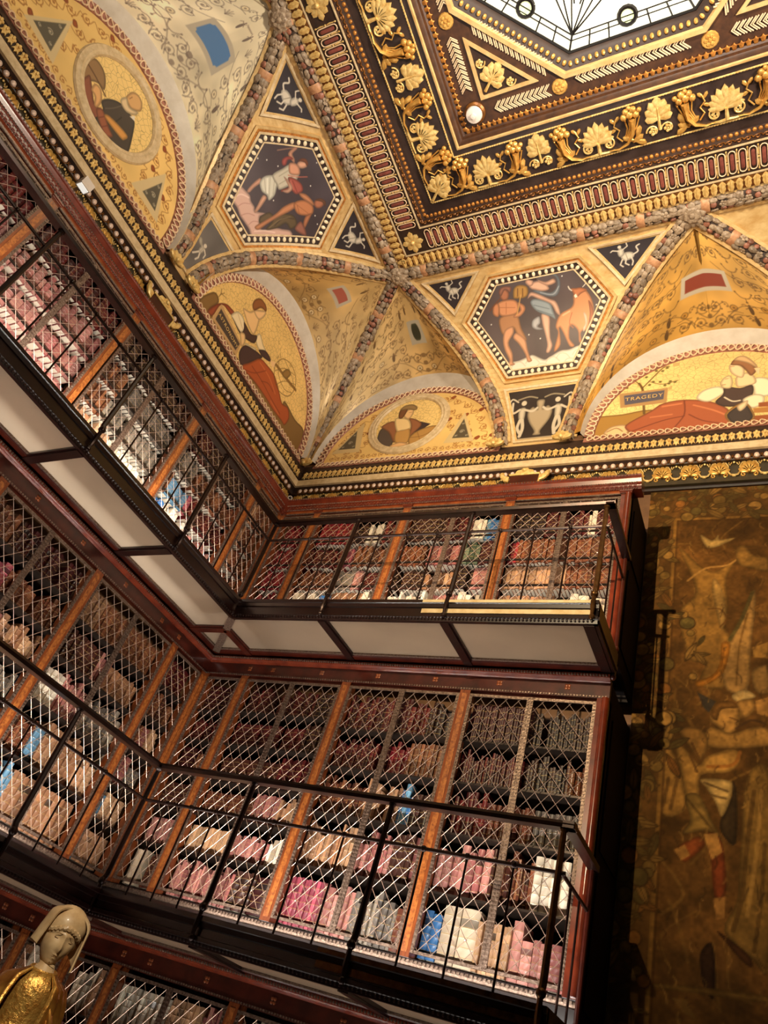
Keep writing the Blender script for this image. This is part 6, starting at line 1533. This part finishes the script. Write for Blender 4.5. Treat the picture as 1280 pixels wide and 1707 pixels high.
# ------------------------------------------------------------------ gilt statue
def statue():
    H = Vector((2.806, -2.883, 1.747)); RV = Vector((.707, .707, 0)); FV = Vector((.707, -.707, 0)); UP = Vector((0, 0, 1))
    K = .75; G = lambda x, y, z: H + RV * x * K + FV * y * K + UP * z * K
    roll, yaw, pit = math.radians(3), math.radians(16), math.radians(8)
    def hd(x, y, z):
        x, y, z = x * 1.2, y * 1.2, z * 1.16
        y, z = y * math.cos(pit) + z * math.sin(pit) * 1, z * math.cos(pit) - y * math.sin(pit)
        x, y = x * math.cos(yaw) + y * math.sin(yaw), y * math.cos(yaw) - x * math.sin(yaw)
        x, z = x * math.cos(roll) + z * math.sin(roll), z * math.cos(roll) - x * math.sin(roll)
        return G(x, y, z)
    base = H - UP * .965 * K
    root = empty('statue', base); tag(root, 'gilt carved wooden statue of a veiled woman in front of the bookcases', 'statue')
    g = lambda x, z, cx, cz, sx, sz: math.exp(-((x - cx) / sx) ** 2 - ((z - cz) / sz) ** 2)
    # head with face
    R = []; n, m = 48, 40
    for i in range(1, m):
        a = math.pi * i / m; row = []
        for k in range(n):
            q_ = 2 * math.pi * k / n; x = math.sin(a) * math.sin(q_); y = math.sin(a) * math.cos(q_); z = math.cos(a)
            X, Y, Z = x * .068, y * .082, z * .102
            if Z < 0: X *= 1 + Z * 2.6; Y *= 1 + Z * .9
            if y > 0:
                f = min(1, y * 1.6)
                Y += f * (.020 * g(X, Z, 0, -.020, .009, .014) + .013 * g(X, Z, 0, .002, .007, .022) + .006 * g(X, Z, 0, .032, .05, .010) - .010 * (g(X, Z, .026, .014, .015, .010) + g(X, Z, -.026, .014, .015, .010)) + .006 * (g(X, Z, .026, .013, .010, .006) + g(X, Z, -.026, .013, .010, .006)) + .006 * g(X, Z, 0, -.046, .017, .005) - .004 * g(X, Z, 0, -.0515, .02, .002) + .006 * g(X, Z, 0, -.058, .013, .005) + .009 * g(X, Z, 0, -.085, .018, .014) + .005 * (g(X, Z, .036, -.024, .018, .02) + g(X, Z, -.036, -.024, .018, .02)))
            row.append(hd(X, Y, Z))
        R.append(row)
    mb = MB(); mb.rings(R); mb.build('head', 'statue_flesh', root)
    head = root
    for sx in (-1, 1):
        mb = MB(); mb.tube([hd(sx * .026 + dx, .073 - abs(dx) * .4, .012 - .002 * (1 - (dx / .013) ** 2)) for dx in (-.013, -.007, 0, .007, .013)], .0011, 5); mb.build('eyelid', 'statue_line', root)
        mb = MB(); mb.tube([hd(sx * .027 + dx, .084 - abs(dx) * .35, .031 - .004 * (dx / .018) ** 2) for dx in (-.017, -.008, 0, .008, .017)], .0008, 5); mb.build('eyebrow', 'statue_line', root)
        mb = MB(); mb.ball(hd(sx * .068, .0, -.002), (.006, .01, .015), 8, 6); mb.build('ear', 'statue_flesh', root)
    mb = MB(); mb.tube([hd(dx, .0925 - abs(dx) * .55, -.0515 + .0015 * math.cos(dx * 300)) for dx in (-.015, -.008, 0, .008, .015)], .0012, 5); mb.build('mouth_line', 'statue_line', root)
    # hair roll over the forehead
    mb = MB(); mb.tube([hd(.066 * math.sin(a), .062 * math.cos(a) + .018, .056 - .03 * math.sin(a) ** 2 + .003 * math.sin(a * 26)) for a in np.linspace(-1.45, 1.45, 40)], .009, 7); mb.build('hair', 'statue_flesh', root)
    # veil: a stiff shell open at the front, its wings standing out beside the cheeks
    def veil(off):
        R = []
        for i in range(15):
            t = i / 14; row = []
            for k in range(41):
                u = -1 + 2 * k / 40; a = u * 2.18; fl = max(0, abs(u) - .45) / .55
                rad = (.078 + .012 * t * t + .014 * fl * t ** 1.5) * math.sin(min(1, .06 + t * 1.7) * math.pi / 2) + off
                x = rad * math.sin(a) * 1.04; y = -rad * math.cos(a) * 1.08 + .0; z = .118 + off - .16 * t ** 2.1 - .02 * max(0, u) * t + .012 * math.sin(u * 5) * t
                z -= .0 if t < .5 else .02 * fl * (t - .5)
                row.append(hd(x, y + .022 * (1 - t), z))
            R.append(row)
        return R
    A, Bv = veil(0), veil(.006); mb = MB(); mb.rings(A, False, False); o = len(mb.v); mb.rings(Bv, False, False)
    w = 41
    for i in range(14):
        for k in (0, 40): a = i * w + k; b = a + w; mb.f.append((a, b, o + b, o + a)); mb.mi.append(0)
    for k in range(40): a = 14 * w + k; mb.f.append((a, a + 1, o + a + 1, o + a)); mb.mi.append(0)
    mb.build('veil', 'statue_flesh', root)
    mb = MB(); mb.ball(hd(0, -.002, .055), (.074, .078, .07), 24, 14); mb.build('cap', 'statue_flesh', root)
    G2 = lambda x, y, z: G(x, y, z + .055)
    # neck and collar
    mb = MB(); mb.tube([hd(0, -.008, -.06), G2(.0, -.005, -.16), G2(.002, -.005, -.17), G2(.0, -.005, -.205)], [k * K for k in (.042, .038, .043, .06)], 18); mb.build('neck', 'statue_flesh', root)
    for r, z, t in ((.062, -.188, .007), (.071, -.199, .006)):
        mb = MB(); mb.tube([G2(r * math.sin(a), .002 + r * .8 * math.cos(a), z - .012 * math.cos(a)) for a in np.linspace(0, 2 * math.pi, 29)], t * K, 6, cap=False); mb.build('collar', 'statue_gold_light', root)
    # body: bodice, gathered skirt below, all one rising shape
    def body(z, fold):
        t = -z
        hw = np.interp(t, [.19, .205, .23, .27, .33, .40, .46, .55, .75, 1.0], [.05, .085, .115, .128, .122, .108, .112, .14, .19, .21]); dp = hw * np.interp(t, [.19, .3, .45, .7], [.8, .72, .74, .85])
        row = []
        for k in range(56):
            a = 2 * math.pi * k / 56; f = 1 + fold * math.sin(a * 17) * (1 if math.cos(a) > -.2 else .4)
            row.append(G2(-(t - .2) * .04 + hw * f * math.sin(a), dp * f * math.cos(a), z))
        return row
    mb = MB(); mb.rings([body(z, 0) for z in (-.19, -.205, -.22, -.25, -.29, -.33, -.37, -.41, -.435)]); mb.build('bodice', 'statue_gold_light', root)
    mb = MB(); mb.rings([body(z, f) for z, f in ((-.43, .0), (-.44, .03), (-.47, .05), (-.52, .055), (-.6, .05), (-.75, .045), (-.9, .04), (-1.02, .03))]); mb.build('skirt', 'statue_gold', root)
    mb = MB(); mb.tube([p for p in body(-.436, 0)] + [body(-.436, 0)[0]], .008, 6, cap=False); mb.build('girdle', 'statue_gold_light', root)
    # mantle: two halves over the shoulders, open in front, deep folds
    for sx in (-1, 1):
        R = []
        for i in range(19):
            t = .195 + i * .0455; row = []
            hw = np.interp(t, [.19, .215, .25, .32, .42, .55, .75, 1.02], [.062, .118, .158, .178, .186, .2, .23, .245])
            if sx < 0: hw += np.interp(t, [.2, .3, .4, .5, .7], [0, .02, .06, .1, .08])
            open_ = np.interp(t, [.19, .25, .35, .5, .8, 1.02], [.75, .62, .50, .46, .5, .55])
            for k in range(45):
                a = (open_ + (math.pi - open_) * k / 44); fd = 1 + .05 * math.sin(a * 9 + t * 16 * (1 if sx < 0 else .35)) * min(1, (t - .19) * 6) + .025 * math.sin(a * 21 - t * 9)
                row.append(G2(-(t - .2) * .04 + sx * hw * fd * math.sin(a), (hw * .62 + .03) * fd * math.cos(a) + .012, -t))
            R.append(row)
        mb = MB(); mb.rings(R, False, False)
        mb.build('mantle', 'statue_gold', root)
        edge = [r[0] for r in R]; mb = MB(); mb.tube(edge, [.004] + [.008] * (len(edge) - 2) + [.006], 7); mb.build('mantle_border', 'statue_gold_light', root)
        R2 = [[r[0] + FV * -.004, r[3] - FV * .03] for r in R]; mb = MB(); mb.rings([[e[0], e[1]] for e in R2], False, False); mb.build('mantle_lining', 'statue_dark', root)
        # draped sleeve with carved folds
        for k in range(7 if sx < 0 else 5):
            z = -.36 - k * .042; x0 = -.01 + sx * (.135 if sx < 0 else .12); mb = MB()
            if sx < 0: pts = [G2(x0 + .02, .1, z + .03), G2(x0 - .045, .13, z - .005), G2(x0 - .1, .12, z - .0), G2(x0 - .15, .08, z - .045), G2(x0 - .18, .03, z - .1)]
            else: pts = [G2(x0 - .01 + k * .008, .115, z + .05), G2(x0 + .022 + k * .006, .12, z - .01), G2(x0 + .03 + k * .004, .11, z - .09), G2(x0 + .026, .1, z - .17)]
            mb.tube(pts, [k * K for k in (.006, .017, .02, .017, .008)][:len(pts)], 8); mb.build('sleeve_fold', 'statue_gold', root)
    mb = MB(); mb.box((-.27, -.22, -1.06), (.2, .22, -1.015), G2); mb.build('base', 'statue_dark', root, False)
    # pedestal under it
    ped = empty('pedestal', (H.x, H.y, 0)); tag(ped, 'dark wooden pedestal carrying the gilt statue', 'pedestal')
    zt = H.z - 1.006 * K
    L = lambda x, y, z: (H.x + .707 * x + .707 * y, H.y + .707 * x - .707 * y, z)
    for nm, w, a, b in (('foot', .34, 0, .1), ('shaft', .28, .1, zt - .07), ('top', .34, zt - .07, zt)):
        mb = MB(); mb.box((-w, -w, a), (w, w, b), L); mb.build(nm, 'mahogany', ped, False)
statue()
# ------------------------------------------------------------------ fittings
def fitting(name, loc, label, cat): return tag(empty(name, loc), label, cat)
r = fitting('ceiling_spotlight', (2.29, -2.29, ZCf - .02), 'round white ceiling spotlight in corner of gilded coffer', 'lamp')
mb = MB(); mb.lathe([(.001, .0), (.12, .0), (.125, -.03), (.105, -.05), (.001, -.05)], (2.29, -2.29, ZCf), 20); mb.build('collar', 'gold_dark', r)
mb = MB(); mb.lathe([(.001, -.05), (.085, -.05), (.098, -.07), (.09, -.10), (.04, -.115), (.001, -.115)], (2.29, -2.29, ZCf), 20); mb.build('housing', 'plastic_white', r)
mb = MB(); mb.lathe([(.001, -.114), (.034, -.114), (.03, -.13), (.001, -.134)], (2.29, -2.29, ZCf), 14); mb.build('lens', 'plastic_white', r)
LBX = Vector(TL(3.80, -.60, 7.53))
r = fitting('cornice_lamp', LBX, 'small white box lamp fixed on left cornice below bearded man', 'lamp')
mb = MB(); mb.box((-.0, -.06, -.055), (.09, .06, .055), lambda x, y, z: LBX + Vector((x, y, z))); mb.build('housing', 'plastic_white', r, False)
mb = MB(); mb.box((.012, -.05, -.06), (.08, .05, -.0545), lambda x, y, z: LBX + Vector((x, y, z))); mb.build('lens', 'lamp_white', r, False)
mb = MB(); mb.box((-.14, -.015, -.015), (.0, .015, .015), lambda x, y, z: LBX + Vector((x, y, z))); mb.build('bracket', 'plastic_white', r, False)
CR = Vector((-.66, .66, 7.50))
r = fitting('corner_camera', CR, 'tiny white ringed camera in the frieze at the room corner', 'camera')
q = MB(); q.tube([(.026 * math.cos(a), 0, .026 * math.sin(a)) for a in np.linspace(0, 2 * math.pi, 15)], .008, 6, cap=False); put('ring', q.mesh('ring', 'plastic_white'), CR, (1, 1, 0), (1, -1, -.6), r)
q = MB(); q.ball((0, -.005, 0), (.02, .012, .02), 10, 6); put('lens', q.mesh('lens', 'iron'), CR, (1, 1, 0), (1, -1, -.6), r)
q = MB(); q.tube([(0, -.14, 0), (0, -.005, 0)], .012, 6); put('stem', q.mesh('stem', 'iron'), CR, (1, 1, 0), (1, -1, -.6), r)
for side, s, lab in (('b', 2.60, 'gilt scrolled name tablet on cornice above upper tapestry-wall bookcase'), ('l', 2.37, 'gilt scrolled name tablet on cornice of the left wall')):
    z = 7.56 if side == 'b' else 7.56; T = TT[side]; w = -.70
    r = tag(empty('cartouche', T(s, w, z)), lab, 'tablet', 'gilt tablets on the cornice')
    mb = MB(); mb.box((s - .17, w - .06, z - .07), (s + .17, w + .01, z + .05), T); mb.build('tablet', 'mahogany', r, False)
    q = MB(); P4 = [(-.185, -.085), (.185, -.085), (.185, .065), (-.185, .065)]; q.tube([(x, .012, zz) for x, zz in P4 + P4[:1]], .015, 6); wput('tablet_frame', q.mesh('tablet_frame', 'gold_pale'), side, s, w, z, r)
    q = MB()
    for sg in (-1, 1): q.plate([(sg * .18, -.05), (sg * .24, -.03), (sg * .29, .03), (sg * .30, .10), (sg * .27, .10), (sg * .24, .05), (sg * .18, .03)], 0, .03, .2); q.tube(spiral(sg * .275, .085, .03, 1.1, 0, sg), .01, 5)
    wput('scrolled_ear', q.mesh('scrolled_ear', 'gold_pale'), side, s, w, z, r)
    q = MB(); q.plate([(-.12, .07), (.12, .07), (.1, .12), (.05, .13), (.03, .16), (-.03, .16), (-.05, .13), (-.1, .12)], 0, .03, .2); q.ball((0, .035, .115), (.03, .02, .025), 8, 5); wput('crest', q.mesh('crest', 'gold_pale'), side, s, w, z, r)
